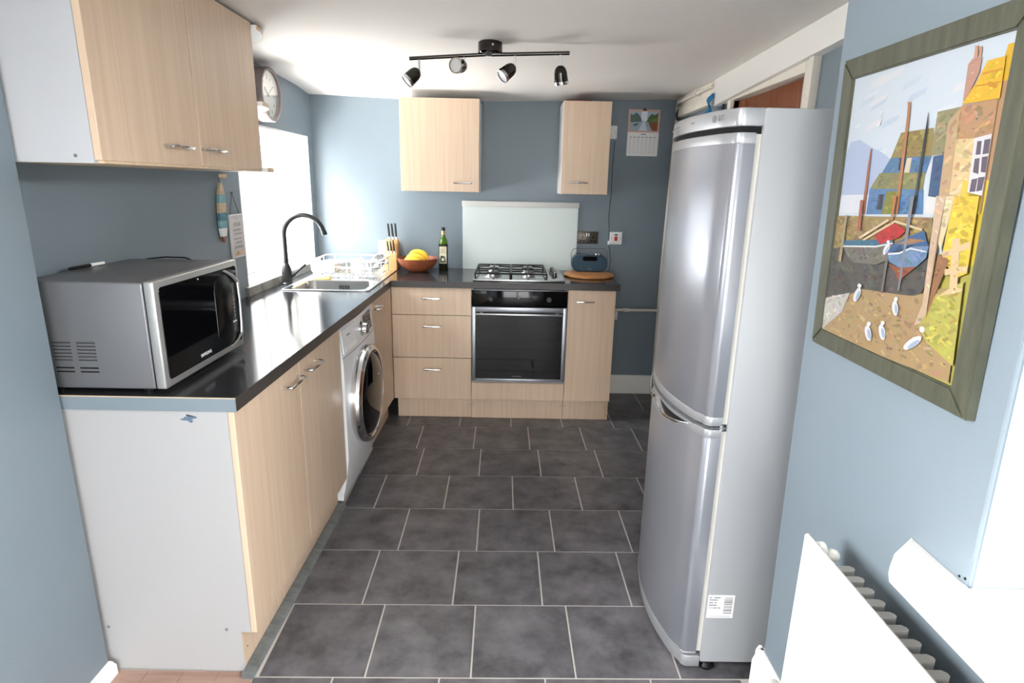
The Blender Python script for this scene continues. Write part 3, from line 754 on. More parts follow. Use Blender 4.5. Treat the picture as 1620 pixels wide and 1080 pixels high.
part('spout', MB().tube(sp, .0138, 14).lathe([(.0155, 0), (.0155, .02)], (ex[0]+.002, ty, ex[2]-.005), (.3, 0, -1), 14), 'gunmetal', t)
b = MB(); b.tube([(tx+.018, ty, WT+.045), (tx+.045, ty, WT+.058)], [.013, .012], 12)
lv = part('lever_hub', b, 'gunmetal', t)
part('lever', MB().tube([(tx+.043, ty, WT+.056), (tx+.075, ty, WT+.085), (tx+.112, ty, WT+.115)], [.007, .006, .0075], 10), 'gunmetal', lv)

t = thing('dish_rack', 'white wire dish rack standing on the sink drainer', 'dish rack', (-1.02, 3.83, WT+.006))
rx0, rx1, ry0, ry1, rz0, rz1 = -1.225, -.80, 3.66, 4.02, WT+.0115, WT+.108
b = MB()
b.tube([(x, y, rz0+.004) for x, y in rr2(rx0+.02, rx1-.02, ry0+.02, ry1-.02, .04)], .0035, 8, close=True)
b.tube([(x, y, rz0+.062) for x, y in rr2(rx0, rx1, ry0, ry1, .045)], .0032, 8, close=True)
b.tube([(x, y, rz1) for x, y in rr2(rx0-.002, rx1+.002, ry0-.002, ry1+.002, .045)], .0042, 8, close=True)
part('rail', b, 'white_plastic', t)
b = MB()
for i in range(13): 
    x = rx0+.04+(rx1-rx0-.08)*i/12
    b.tube([(x, ry0+.02, rz0+.007), (x, ry1-.02, rz0+.007)], .002, 6)
parts('base_wire', b, 'white_plastic', t)
b = MB()
for x, y in ((rx0+.05, ry0), (rx1-.05, ry0), (rx0+.05, ry1), (rx1-.05, ry1), (-1.0, ry1), (-1.0, ry0), (rx1, ry0+.06), (rx1, ry1-.08), (rx0, ry0+.06), (rx0, ry1-.08)):
    s_ = .02 if y in (ry0, ry1) else 0
    b.tube([(x, y+(s_ if y == ry0 else -s_), rz0-.0015), (x, y, rz0+.03), (x, y, rz1)], .0035, 8)
parts('post', b, 'white_plastic', t)
b = MB()
for i in range(10):
    y = ry0+.03+.021*i
    b.tube([(rx0+.012, y, rz1+.004), (rx0-.006, y, rz1-.012), (rx0+.0, y, rz0+.03), (rx0+.03, y, rz0+.008)], .0022, 6)
parts('plate_wire', b, 'white_plastic', t)
zb = rz0+.0095
solo('bowl', MB().lathe([(.03, 0), (.034, .004), (.06, .035), (.07, .062), (.067, .062), (.056, .036), (.03, .008), (0, .007)], (-1.135, 3.80, zb), (0, 0, 1), 28), 'china', 'white china bowl in the left of the dish rack', 'bowl')
t = thing('drinking_glass', 'clear tumbler tipped on its side in the dish rack', 'glass', (-1.06, 3.72, zb))
part('glass_wall', MB().lathe([(.0, .004), (.027, .003), (.029, 0), (.036, .10), (.0335, .10), (.027, .008), (.0, .007)], (-1.085, 3.69, zb+.0375), (.95, .12, .05), 24), 'drink_glass', t)
t = thing('mug', 'white mug upside down in the middle of the dish rack', 'mug', (-.985, 3.86, zb))
part('mug_body', MB().lathe([(.040, 0), (.041, .004), (.040, .075), (.036, .082), (0, .082)], (-.985, 3.86, zb), (0, 0, 1), 24), 'china', t)
part('handle', MB().tube([(-.947, 3.86, zb+.02), (-.922, 3.86, zb+.022), (-.917, 3.86, zb+.04), (-.922, 3.86, zb+.056), (-.947, 3.86, zb+.06)], .005, 8), 'china', t)
t = thing('sieve', 'steel sieve leaning in the right corner of the dish rack', 'sieve', (-.86, 3.88, zb))
cs = Vector((-.872, 3.90, zb+.064)); ax = Vector((-.45, -.5, .74)).normalized()
b = MB(); b.lathe([(.060, 0), (.056, -.022), (.042, -.040), (.02, -.049), (0, -.05)], cs, ax, 24, cap=False)
part('mesh_bowl', b, 'satin_steel', t)
u = ax.orthogonal().normalized(); v = ax.cross(u)
part('rim', MB().tube([cs+(u*math.cos(k*PI/12)+v*math.sin(k*PI/12))*.061 for k in range(24)], .0028, 8, close=True), 'chrome', t)
hd = Vector((.62, -.62, -.05)); hd = (hd-ax*hd.dot(ax)).normalized()
part('handle', MB().tube([cs+hd*.060, cs+hd*.10+Vector((0, 0, .004)), cs+hd*.135+Vector((0, 0, .006))], [.003, .004, .006], 8), 'chrome', t)
t = thing('whisk', 'steel whisk lying against the sieve in the dish rack', 'whisk', (-.92, 3.78, zb))
a = Vector((-.850, 3.70, zb+.012)); dd = Vector((-.62, .42, .42)).normalized(); b = MB()
part('handle', MB().tube([a, a+dd*.07], [.006, .007], 10), 'satin_steel', t)
for k in range(3):
    n_ = dd.orthogonal().normalized(); n_ = Matrix.Rotation(k*PI/3, 3, dd) @ n_
    b.tube([a+dd*(.07+.085*(1-math.cos(q))/2*1.0)+n_*.022*math.sin(q) for q in [PI*i/10 for i in range(11)]]+[a+dd*(.07+.085*(1-math.cos(q))/2)-n_*.022*math.sin(q) for q in [PI*i/10 for i in range(9, -1, -1)]], .0011, 5)
parts('wire_loop', b, 'chrome', t)
solo('sponge', MB().box(-1.20, -1.095, 3.606, 3.655, WT+.0035, WT+.0235, .005), 'sponge', 'yellow sponge on the sink edge in front of the dish rack', 'sponge')

# ------------------------------------------------------------------ knife block and things along the back wall
t = thing('knife_block', 'stepped pale wooden knife block by the corner of the worktop', 'knife block', (-.81, 4.10, WT))
part('block', MB().prism([(4.062, WT+.0002), (4.066, 1.030), (4.092, 1.034), (4.108, 1.118), (4.176, 1.124), (4.172, WT+.0002)], 0, -.853, -.768, .003), 'block_wood', t)
b = MB()
for x in (-.832, -.806, -.782): b.box(x-.0018, x+.0018, 4.118, 4.158, 1.1195, 1.123)
parts('slot', b, 'dark_gap', t)
def knife(x, y, z, L, tilt, r, lab):
    d = Vector((tilt, .06, 1)).normalized(); a = Vector((x, y, z))
    k = thing('kitchen_knife', lab, 'knife', a, 'knives in the block')
    b = MB(); b.tube([a+d*.012, a+d*(L*.35), a+d*(L*.72), a+d*L], [r*.85, r*1.0, r*.95, r*.75], 10)
    part('handle', b, 'black', k)
    part('bolster', MB().lathe([(r*.95, -.004), (r*.95, .013)], a, d, 10), 'chrome', k)
    c = MB(); c.box(x-.0009, x+.0009, y-.012, y+.012, z-.075, z-.002); part('blade', c, 'steel', k)
knife(-.826, 4.138, 1.124, .104, -.10, .0078, 'long black knife at the left of the back row in the knife block')
knife(-.803, 4.140, 1.124, .104, -.09, .0078, 'long black knife in the middle of the back row in the knife block')
knife(-.780, 4.138, 1.124, .106, -.07, .0078, 'long black knife at the right of the back row in the knife block')
knife(-.823, 4.079, 1.034, .082, -.12, .0062, 'short black steak knife at the left of the front step of the knife block')
knife(-.804, 4.079, 1.034, .082, -.10, .0062, 'short black steak knife in the middle of the front step of the knife block')
knife(-.786, 4.079, 1.034, .088, -.08, .0062, 'short black steak knife at the right of the front step of the knife block')
solo('chopping_board', MB().prism([(4.196, WT+.0002), (4.212, WT+.0002), (4.242, 1.105), (4.228, 1.105)], 0, -.925, -.79, .003), 'pale_wood', 'pale chopping board leaning on the wall behind the knife block', 'chopping board')
bc = (-.622, 4.045, WT+.0002)
solo('fruit_bowl', MB().lathe([(.052, 0), (.060, .002), (.100, .028), (.128, .062), (.141, .093), (.137, .094), (.122, .064), (.092, .032), (.05, .010), (0, .008)], bc, (0, 0, 1), 40), 'bowl_wood', 'turned reddish brown wooden fruit bowl holding bananas', 'bowl')
t = thing('banana_bunch', 'bunch of yellow bananas lying in the wooden fruit bowl', 'fruit', (-.65, 4.04, WT+.04))
for k in range(3):
    y = 3.972+.046*k; r = .098-.006*k; c0 = (-.645+.010*k, y, .918+.024*k)
    p_ = arc(c0, r*.92, 138, 22, 12, 'xz')
    p_ = [(q[0], q[1]+.012*math.sin(i/12*PI)*(1 if k > 1 else -1), q[2]) for i, q in enumerate(p_)]
    bn = part('banana', MB().tube(p_, [.006, .012, .0165, .019, .0195, .0195, .0195, .0195, .019, .018, .015, .010, .005], 9), 'banana', t, smooth=50)
    part('tip', MB().tube([p_[-1], (p_[-1][0]+.004, p_[-1][1], p_[-1][2]-.008)], [.0052, .004], 7), 'stem_brown', bn)
bt = (-.460, 4.168, WT+.0002)
t = thing('oil_bottle', 'dark green olive oil bottle with cream label beside the fruit bowl', 'bottle', bt)
def sq(r, z, k=.35): return [(bt[0]+sx*r*(1 if i else 1-k*.6), bt[1]+sy*r*(1-k*.6 if i else 1), z) for sx, sy, i in ((1, -1, 0), (1, -1, 1), (1, 1, 1), (1, 1, 0), (-1, 1, 0), (-1, 1, 1), (-1, -1, 1), (-1, -1, 0))]
b = MB(); rings = []
for r, dz, k in ((.029, 0, .5), (.031, .006, .45), (.031, .178, .45)): rings.append([b.b.verts.new(p) for p in sq(r, bt[2]+dz, k)])
for A, B_ in zip(rings, rings[1:]):
    for i in range(8): b.b.faces.new([A[i], A[(i+1) % 8], B_[(i+1) % 8], B_[i]])
b.b.faces.new(rings[0]); b.b.faces.new(rings[-1])
bb = part('bottle_body', b, 'bottle_dark', t)
part('shoulder', MB().lathe([(.0312, .1782), (.029, .195), (.022, .214), (.0135, .228), (.0115, .24)], bt, (0, 0, 1), 24), 'bottle_glass', t, 'green glass shoulder')
part('neck_foil', MB().lathe([(.0125, .2405), (.0122, .268)], bt, (0, 0, 1), 20), 'foil_gold', t, 'gold neck label')
part('cap', MB().lathe([(.013, .2685), (.0132, .29), (.011, .291)], bt, (0, 0, 1), 20), 'black', t)
lb = part('label', MB().box(bt[0]-.025, bt[0]+.025, bt[1]-.0322, bt[1]-.0312, bt[2]+.045, bt[2]+.162, .0004, 1), 'bottle_label', t)
pr = [((176, 168, 140), [(.004, .070), (.046, .070), (.046, .112), (.004, .112)]), ((206, 198, 170), [(.008, .075), (.042, .075), (.042, .107), (.008, .107)])]
for i in range(3): pr.append(((120, 112, 92), [(.012, .082+.008*i), (.038, .082+.008*i), (.038, .085+.008*i), (.012, .085+.008*i)]))
pr += [((92, 96, 72), [(.004, .006), (.046, .006), (.044, .03), (.036, .05), (.02, .042), (.01, .055), (.004, .03)]), ((226, 224, 210), [(.014, .02), (.03, .018), (.034, .034), (.018, .038)])]
printed(pr, lambda u, v, h: (bt[0]-.025+u, bt[1]-.0322-h, bt[2]+.045+v), 'label_print', lb)
# splashback
t = thing('splashback', 'pale glass splashback with grey top rail behind the hob', 'splashback', (.07, 4.235, WT))
part('glass_panel', MB().box(-.331, .473, 4.229, 4.2445, WT+.0003, 1.352, .001, 1), 'splash_glass', t)
part('top_rail', MB().box(-.335, .478, 4.221, 4.2448, 1.352, 1.388, .002).box(-.335, .478, 4.2205, 4.2215, 1.366, 1.369), 'rail_grey', t, 'grey top rail')
# hob
t = thing('gas_hob', 'stainless steel four burner gas hob with black pan supports', 'hob', (.06, 3.92, WT))
hx0, hx1, hy0, hy1, hz = -.226, .350, 3.668, 4.178, WT+.0145
part('hob_plate', MB().box(hx0, hx1, hy0, hy1, WT+.0002, hz, .004, 2), 'steel', t)
for cx, cy, r in ((-.105, 3.80, .046), (.125, 3.80, .034), (-.105, 4.04, .034), (.125, 4.04, .042)):
    bu = part('burner', MB().lathe([(r+.012, 0), (r+.010, .006), (r, .008), (r, .016)], (cx, cy, hz), (0, 0, 1), 24), 'satin_steel', t)
    part('burner_cap', MB().lathe([(r-.003, .016), (r-.003, .022), (r-.008, .024), (0, .024)], (cx, cy, hz), (0, 0, 1), 24), 'black', bu)
for gx0, gx1 in ((-.212, .008), (.014, .236)):
    b = MB(); z = hz+.030; gy0, gy1 = 3.705, 4.140; cx = (gx0+gx1)/2
    fr_ = [(gx0, gy0, z), (gx1, gy0, z), (gx1, gy1, z), (gx0, gy1, z)]
    for p, q in zip(fr_, fr_[1:]+fr_[:1]): b.tube([p, q], .0052, 8)
    b.tube([(gx0, (gy0+gy1)/2, z), (gx1, (gy0+gy1)/2, z)], .005, 8)
    for cy in ((3.81, 4.035)):
        for dx_, dy_ in ((1, 0), (-1, 0), (0, 1), (0, -1)):
            far = (cx+dx_*(gx1-gx0)/2, cy+dy_*.108, z); b.tube([far, (cx+dx_*.03, cy+dy_*.03, z+.004)], .0048, 8)
    for p in fr_: b.tube([p, (p[0], p[1], hz)], .0055, 8)
    part('pan_support', b, 'black', t)
for i in range(4):
    k = part('control_knob', MB().lathe([(.019, 0), (.019, .004), (.0155, .007), (.0145, .026), (.012, .029), (0, .029)], (.292, 3.80+.082*i, hz), (0, 0, 1), 20), 'black_chrome', t)
    part('knob_grip', MB().box(.2895, .2945, 3.80+.082*i-.014, 3.80+.082*i+.014, hz+.027, hz+.036, .0015, 1), 'chrome', k)
# radio on a round board
solo('round_board', MB().lathe([(.158, 0), (.167, .004), (.168, .012), (.164, .018), (.158, .020), (0, .020)], (.537, 3.985, WT+.0002), (0, 0, 1), 56), 'board_wood', 'round wooden chopping board lying under the blue radio', 'chopping board')
RZ = WT+.0205
t = thing('radio', 'small dark blue portable radio with thin wire handle on the round board', 'radio', (.545, 4.07, RZ))
def stad(x0, x1, z0, z1, r, n=8):
    o = []
    for cx, cz, a in ((x1-r, z1-r, 0), (x0+r, z1-r, 90), (x0+r, z0+r, 180), (x1-r, z0+r, 270)):
        o += [(cx+r*math.cos(R(a+90*k/n)), cz+r*math.sin(R(a+90*k/n))) for k in range(n+1)]
    return o
ra, rb_, rzt = .424, .667, RZ+.112
part('body', MB().prism(stad(ra, rb_, RZ+.0002, rzt, .050), 1, 4.035, 4.105, .006, 3), 'radio_body', t)
gr = part('grille', MB().prism(stad(ra+.004, rb_-.004, RZ+.005, rzt-.005, .047), 1, 4.0315, 4.036, .001, 1), 'radio_blue', t, 'dark blue cloth grille')
part('display', MB().prism(stad(.497, .594, rzt-.036, rzt-.008, .010), 1, 4.0295, 4.032), 'black_glass', t)
text_part('lettering', 'ROBERTS', .007, 'print_grey', gr, axes((.545, 4.0312, RZ+.020), (1, 0, 0), (0, 0, 1)), .0002) if False else part('badge', MB().box(.532, .560, 4.0306, 4.0316, RZ+.0175, RZ+.0215), 'print_grey', gr, 'tiny grey maker mark')
b = MB()
for i in range(5): b.lathe([(.0045, 0), (.0045, .005)], (.488+.018*i, 4.06, rzt-.001), (0, 0, 1), 10)
parts('button', b, 'satin_steel', t)
part('dial', MB().lathe([(.010, 0), (.010, .010), (.008, .012)], (.590, 4.06, rzt-.001), (0, 0, 1), 16).lathe([(.006, 0), (.006, .010)], (.608, 4.06, rzt-.001), (0, 0, 1), 12), 'satin_steel', t)
hp = [(.428, 4.07, rzt-.05), (.421, 4.07, rzt-.01)]+arc((.455, 4.07, rzt+.008), .034, 175, 90, 5, 'xz')+arc((.636, 4.07, rzt+.008), .034, 90, 5, 5, 'xz')+[(.670, 4.07, rzt-.01), (.663, 4.07, rzt-.05)]
part('handle', MB().tube(hp, .0018, 8), 'nickel', t)
t = thing('hanging_cable', 'thin dark cable with a small white plug hanging down beside the cooker switch', 'cable', (.697, 4.238, .92))
part('cable', MB().tube([(.700, 4.238, 1.80), (.694, 4.238, 1.62), (.697, 4.238, 1.45), (.688, 4.236, 1.30), (.696, 4.226, 1.205), (.698, 4.226, 1.13)], .0022, 6), 'plug_dark', t)
part('plug', MB().box(.690, .7025, 4.219, 4.2315, 1.104, 1.132, .003), 'white_plastic', t, 'small white plug')
part('cable', MB().tube([(.698, 4.226, 1.105), (.710, 4.234, 1.06), (.718, 4.238, .99), (.714, 4.234, .935), (.70, 4.20, .9195), (.66, 4.165, .9195)], .0024, 6), 'plug_dark', t)
# plates on the back wall
t = thing('power_socket', 'dark nickel double power socket between splashback and cooker switch', 'socket', (.55, BY, 1.15))
pl_ = part('plate', MB().box(.476, .622, BY-.008, BY-.0003, 1.108, 1.194, .003), 'nickel', t)
for cx in (.512, .586):
    parts('pin_hole', MB().box(cx-.004, cx+.004, BY-.0086, BY-.0078, 1.146, 1.160).box(cx-.016, cx-.006, BY-.0086, BY-.0078, 1.124, 1.134).box(cx+.006, cx+.016, BY-.0086, BY-.0078, 1.124, 1.134), 'dark_gap', pl_)
for cx in (.541, .556): part('rocker', MB().box(cx-.004, cx+.004, BY-.0115, BY-.0075, 1.160, 1.182, .001, 1), 'white_plastic', pl_)
t = thing('cooker_switch', 'white cooker switch plate with a red rocker', 'switch', (.745, BY, 1.15))
pl_ = part('plate', MB().box(.703, .790, BY-.012, BY-.0003, 1.106, 1.194, .003), 'white_plastic', t)
part('rocker', MB().box(.737, .757, BY-.0165, BY-.0115, 1.132, 1.163, .003), 'red', pl_, 'red rocker')
part('neon', MB().box(.737, .757, BY-.0128, BY-.0118, 1.169, 1.178), 'print_dark', pl_)
parts('screw', MB().lathe([(.003, 0), (.003, .001)], (.714, BY-.012, 1.150), (0, -1, 0), 10).lathe([(.003, 0), (.003, .001)], (.779, BY-.012, 1.150), (0, -1, 0), 10), 'print_grey', pl_)
t = thing('wall_switch', 'white switch plate half hidden by the narrow wall cupboard', 'switch', (.665, BY, 1.85))
pl_ = part('plate', MB().box(.625, .711, BY-.010, BY-.0003, 1.812, 1.898, .003), 'white_plastic', t)
part('screw', MB().lathe([(.003, 0), (.003, .001)], (.698, BY-.010, 1.855), (0, -1, 0), 10), 'print_grey', pl_)
t = thing('wall_socket', 'small white socket low on the wall behind the end cupboard', 'socket', (.75, BY, .62))
part('plate', MB().box(.705, .791, BY-.03, BY-.0003, .565, .632, .003), 'white_plastic', t)
# calendar
t = thing('calendar', 'wall calendar with a river picture above a month sheet', 'calendar', (.888, BY, 1.85))
sh = part('sheet', MB().box(.783, .993, BY-.006, BY-.0005, 1.706, 2.004), 'paper', t)
C_ = []
def q4(u0, v0, u1, v1): return [(u0, v0), (u1, v0), (u1, v1), (u0, v1)]
C_.append(((216, 172, 156), q4(0, .153, .210, .298)))
C_ += [((176, 192, 206), q4(.012, .163, .198, .286)), ((232, 238, 244), q4(.085, .225, .125, .286)), ((160, 178, 190), q4(.012, .163, .198, .215))]
C_ += [((84, 112, 104), [(.012, .215), (.09, .220), (.085, .24), (.07, .262), (.05, .278), (.03, .262), (.012, .268)]), ((70, 96, 78), [(.012, .195), (.075, .215), (.05, .19), (.03, .20)]), ((78, 110, 66), [(.198, .205), (.12, .220), (.135, .25), (.155, .272), (.175, .262), (.198, .28)]), ((150, 84, 52), [(.198, .163), (.198, .215), (.135, .215), (.15, .185), (.165, .163)]), ((112, 130, 70), [(.198, .215), (.198, .245), (.165, .24), (.145, .222)]), ((208, 220, 230), [(.07, .163), (.13, .163), (.112, .222), (.100, .222)])]
C_.append(((150, 150, 156), q4(.09, .137, .124, .143)))
for i in range(7): C_.append(((206, 150, 140) if i in (0, 6) else (150, 158, 176), q4(.014+.027*i, .118, .030+.027*i, .124)))
for j in range(5):
    C_.append(((216, 216, 220), q4(.012, .014+.0205*j, .200, .0150+.0205*j)))
    for i in range(7): C_.append(((176, 178, 186) if i < 6 else (220, 170, 165), q4(.017+.027*i, .022+.0205*j, .0225+.027*i, .0275+.0205*j)))
printed(C_, lambda u, v, h: (.783+u, BY-.006-h, 1.706+v), 'calendar_print', sh)
part('clip', MB().prism([(.874, 1.995), (.902, 1.995), (.896, 2.009), (.880, 2.009)], 1, BY-.011, BY-.002, .001, 1).tube(arc((.888, BY-.006, 2.010), .006, 0, 180, 6, 'xz'), .0012, 6), 'nickel', t, 'metal bulldog clip')
# red things pushed above the wall units
t = thing('storage_box', 'dark red flat box lying on top of the narrow wall cupboard', 'box', (.44, 4.06, 2.011))
part('box', MB().box(.345, .50, 4.0, 4.16, 2.0107, 2.019, .002), 'red_box', t)
part('lid', MB().box(.342, .503, 3.997, 4.163, 2.019, 2.024, .002), 'red_box', t)

# ------------------------------------------------------------------ clock, ornaments on the left wall
t = thing('wall_clock', 'round deep-rimmed wall clock above the window', 'clock', (LX, 3.385, 1.937))
cc = (LX+.0005, 3.385, 1.937)
part('rim', MB().lathe([(.122, 0), (.136, .004), (.137, .074), (.134, .080), (.126, .081), (.120, .076), (.118, .055)], cc, (1, 0, 0), 48, cap=False), 'clock_rim', t)
fc = part('face', MB().lathe([(.119, .02), (.119, .054), (0, .0542)], cc, (1, 0, 0), 48), 'clock_face', t)
b = MB()
for k in range(12):
    a = R(30*k); L = .014 if k % 3 else .022
    p0 = (cc[0]+.0547, cc[1]+.100*math.sin(a), cc[2]+.100*math.cos(a)); p1 = (cc[0]+.0547, cc[1]+(.100-L)*math.sin(a), cc[2]+(.100-L)*math.cos(a))
    b.tube([p0, p1], .0022, 6)
parts('hour_mark', b, 'clock_mark', fc)
for a, L, r in ((R(305), .055, .003), (R(55), .082, .0022)):
    part('hand', MB().tube([(cc[0]+.058, cc[1]-.012*math.sin(a), cc[2]-.012*math.cos(a)), (cc[0]+.058, cc[1]+L*math.sin(a), cc[2]+L*math.cos(a))], r, 6), 'clock_mark', fc)
part('hub', MB().lathe([(.006, .054), (.006, .061)], cc, (1, 0, 0), 12), 'clock_mark', fc)
part('glass', MB().lathe([(.1185, .072), (0, .0735)], cc, (1, 0, 0), 48), 'window_glass', t)
t = thing('surfboard_ornament', 'little surfboard ornament in teal and sand hung on the left wall', 'ornament', (LX, 2.83, 1.35))
def sb(v0, v1, n=7, w=.036):
    L = []; Rr = []
    for i in range(n+1):
        v = v0+(v1-v0)*i/n; hw = w*max(0, 1-abs((v-.46)/.54)**2.3)**.72 if v > .46 else w*max(0, 1-abs((v-.46)/.46)**2.2)**.75
        z = 1.214+.272*v; yc_ = 2.818+.02*v
        L.append((yc_-hw, z)); Rr.append((yc_+hw, z))
    pts = []
    for p in L+Rr[::-1]:
        if not pts or (Vector(p)-Vector(pts[-1])).length > 1e-4: pts.append(p)
    return pts
for v0, v1, m in ((0.0, .10, 'surf_brown'), (.10, .24, 'surf_white'), (.24, .36, 'teal'), (.36, .50, 'deep_teal'), (.50, .66, 'sand'), (.66, .80, 'teal'), (.80, 1.0, 'sand')):
    part('stripe', MB().prism(sb(v0, v1), 0, LX+.006, LX+.020, .001, 1), m, t)
part('hanging_loop', MB().tube([(LX+.010, 2.836, 1.470), (LX+.008, 2.845, 1.495), (LX+.002, 2.850, 1.505)], .0018, 6), 'cord', t)
t = thing('hanging_plaque', 'pale printed plaque hanging on a cord beside the window', 'sign', (LX, 2.965, 1.24))
pq = part('board', MB().box(LX+.002, LX+.014, 2.902, 3.032, 1.128, 1.336, .002), 'surf_white', t)
P_ = [((196, 188, 194), q4(.004, .004, .126, .204)), ((206, 200, 198), q4(.012, .05, .118, .19)), ((206, 182, 156), q4(.012, .008, .118, .036)), ((186, 148, 118), [(.02, .012), (.05, .032), (.08, .014)])]
rg = random.Random(11)
for j, (zz, hh) in enumerate(((.183, .006), (.150, .022), (.128, .012), (.110, .012), (.088, .008), (.066, .014), (.045, .016))):
    u = .022+.01*(j % 2)
    if j == 0: u = .058
    while u < (.075 if j == 0 else .104):
        wd = rg.uniform(.004, .009); P_.append(((112, 124, 126) if j % 2 else (92, 86, 96), q4(u, zz, u+wd*.7, zz+hh*rg.uniform(.7, 1)))); u += wd+.003
printed(P_, lambda u, v, h: (LX+.014+h, 2.902+u, 1.128+v), 'plaque_print', pq)
part('cord', MB().tube([(LX+.008, 2.918, 1.334), (LX+.006, 2.960, 1.438), (LX+.008, 3.016, 1.334)], .0014, 6), 'cord', t)
part('nail', MB().lathe([(.002, 0), (.002, .010), (.004, .0105), (.004, .012)], (LX+.0, 2.960, 1.439), (1, 0, 0), 8), 'nickel', t)

# ------------------------------------------------------------------ ceiling spotlight bar
t = thing('spotlight_bar', 'black chrome ceiling spotlight bar with four bullet heads', 'light', (-.098, 2.78, 2.085))
cz = ceil_z(-.098, 2.78)
part('ceiling_rose', MB().lathe([(.046, 0), (.052, -.004), (.052, -.042), (.048, -.048), (0, -.049)], (-.098, 2.78, cz+.001), (0, 0, 1), 32), 'black_chrome', t)
part('rose_screw', MB().lathe([(.004, 0), (.004, .006)], (-.085, 2.729, cz-.02), (0, -1, 0), 10), 'chrome', t)
for a, c in (((-.445, 2.78, 2.016), (-.118, 2.78, 2.0385)), ((-.092, 2.78, 2.0385), (.242, 2.78, 2.051))):
    br = part('bar', MB().tube([a, c], .0078, 12), 'black_chrome', t)
    e_ = c if a[0] < -.3 else a
    part('bracket', MB().tube([(e_[0]+(-.012 if a[0] < -.3 else .012), 2.78, e_[2]), (e_[0]+(-.012 if a[0] < -.3 else .012), 2.78, cz-.044)], .007, 10), 'chrome', br)
# head: arm top, arm length, aim direction
for hx, hz_, al, dirv in ((-.403, 2.019, .046, (-.62, -.25, -.62)), (-.210, 2.032, .042, (-.40, -.90, -.12)), (.008, 2.042, .046, (-.62, -.30, -.55)), (.203, 2.049, .046, (.14, .30, -.95))):
    ar = part('arm', MB().box(hx-.005, hx+.005, 2.7765, 2.7835, hz_-al-.006, hz_-.004, .001, 1), 'satin_steel', t)
    d = Vector(dirv).normalized(); p0 = Vector((hx, 2.78, hz_-al))+d*.004
    hd = part('spot_head', MB().lathe([(.005, -.003), (.015, .001), (.023, .010), (.028, .026), (.030, .060), (.031, .061), (.031, .070), (.028, .072)], p0, d, 28, cap=False), 'black_chrome', t)
    part('rim', MB().lathe([(.0313, .060), (.0318, .066), (.0313, .073), (.027, .073)], p0, d, 28, cap=False), 'chrome', hd)
    part('lens', MB().lathe([(.0275, .058), (.0275, .069), (.02, .0705), (0, .071)], p0, d, 28), 'lens_frost', hd)

# ------------------------------------------------------------------ fridge freezer
t = thing('fridge_freezer', 'tall silver fridge freezer with bowed doors against the right wall', 'fridge', (.85, 1.88, 0))
fy0, fy1 = 1.580, 2.180
part('cabinet_body', MB().box(.634, 1.112, fy0, fy1, .036, 1.700, .003, 2), 'fridge_side', t)
def xf(y):
    q = (y-1.88)/.30
    return .512+.058*q*q
def fprof(x_in=.618, off=0, n=22):
    o = [(x_in, fy0+.003)]
    r = .022
    xa = xf(fy0+r)+off
    o += [(xa+r+.006-r*math.sin(R(a)), fy0+.003+r-r*math.cos(R(a))) for a in range(0, 91, 15)]
    o += [(xf(fy0+.003+r+(fy1-fy0-.006-2*r)*k/n)+off, fy0+.003+r+(fy1-fy0-.006-2*r)*k/n) for k in range(1, n)]
    xb_ = xf(fy1-r)+off
    o += [(xb_+r+.006-r*math.cos(R(a)), fy1-.003-r+r*math.sin(R(a))) for a in range(0, 91, 15)]
    o += [(x_in, fy1-.003)]
    return o
def grow(p): return [(x, 1.88+(y-1.88)*1.0035) for x, y in p]
ud = part('upper_door', MB().prism(fprof(), 2, .846, 1.640, .004, 2), 'fridge_door', t, 'upper bowed silver door')
parts('door_cap', MB().prism(grow(fprof(.6175, -.0012)), 2, 1.614, 1.6415, .003, 2).prism(grow(fprof(.6175, -.0012)), 2, .8440, .872, .003, 2), 'fridge_trim', ud)
ld = part('lower_door', MB().prism(fprof(), 2, .066, .828, .004, 2), 'fridge_door', t, 'lower bowed silver door')
parts('door_cap', MB().prism(grow(fprof(.6175, -.0012)), 2, .806, .8335, .003, 2).prism(grow(fprof(.6175, -.0010)), 2, .0640, .072, .002, 2), 'fridge_trim', ld)
# handle recess and grip in the lower door's upper rim
def lens(y0, y1, z0, f, h, n=14, off=.0016, th=.004):
    b = MB(); vs = []
    for i in range(n+1):
        q = i/n; y = y0+(y1-y0)*q
        for s_ in (f(q)[0], f(q)[1]): vs.append((xf(y)-off, y, z0+s_))
    V = [b.b.verts.new(p) for p in vs]
    W_ = [b.b.verts.new((p[0]+th, p[1], p[2])) for p in vs]
    for i in range(n):
        a = 2*i
        b.b.faces.new([V[a], V[a+1], V[a+3], V[a+2]]); b.b.faces.new([W_[a], W_[a+2], W_[a+3], W_[a+1]])
        b.b.faces.new([V[a], V[a+2], W_[a+2], W_[a]]); b.b.faces.new([V[a+1], W_[a+1], W_[a+3], V[a+3]])
    b.b.faces.new([V[0], W_[0], W_[1], V[1]]); b.b.faces.new([V[-2], V[-1], W_[-1], W_[-2]])
    return b
sn = lambda q: math.sin(PI*q)
rim_ = part('handle_rim', lens(1.625, 2.135, .836, lambda q: (-.058*sn(q)**.8-.004, -.002), 0, 20, .0030, .006), 'fridge_trim', ld, 'pale curved rim under the handle')
part('handle_recess', lens(1.665, 1.86, .832, lambda q: (-.036*sn(q)**.8-.003, -.006-.004*sn(q)), 0, 14, .0046, .003), 'gunmetal', rim_, 'dark hand recess')
part('handle_recess', lens(1.985, 2.105, .832, lambda q: (-.026*sn(q)**.8-.003, -.003-.003*sn(q)), 0, 12, .0046, .003), 'gunmetal', rim_, 'dark hand recess')
b = MB(); pts = []
for i in range(25):
    q = i/24; y = 1.650+(2.125-1.650)*q; z = .826-.040*sn(q)**.9+.030*math.exp(-((q-.52)/.13)**2)
    pts.append((xf(y)-.0068, y, z))
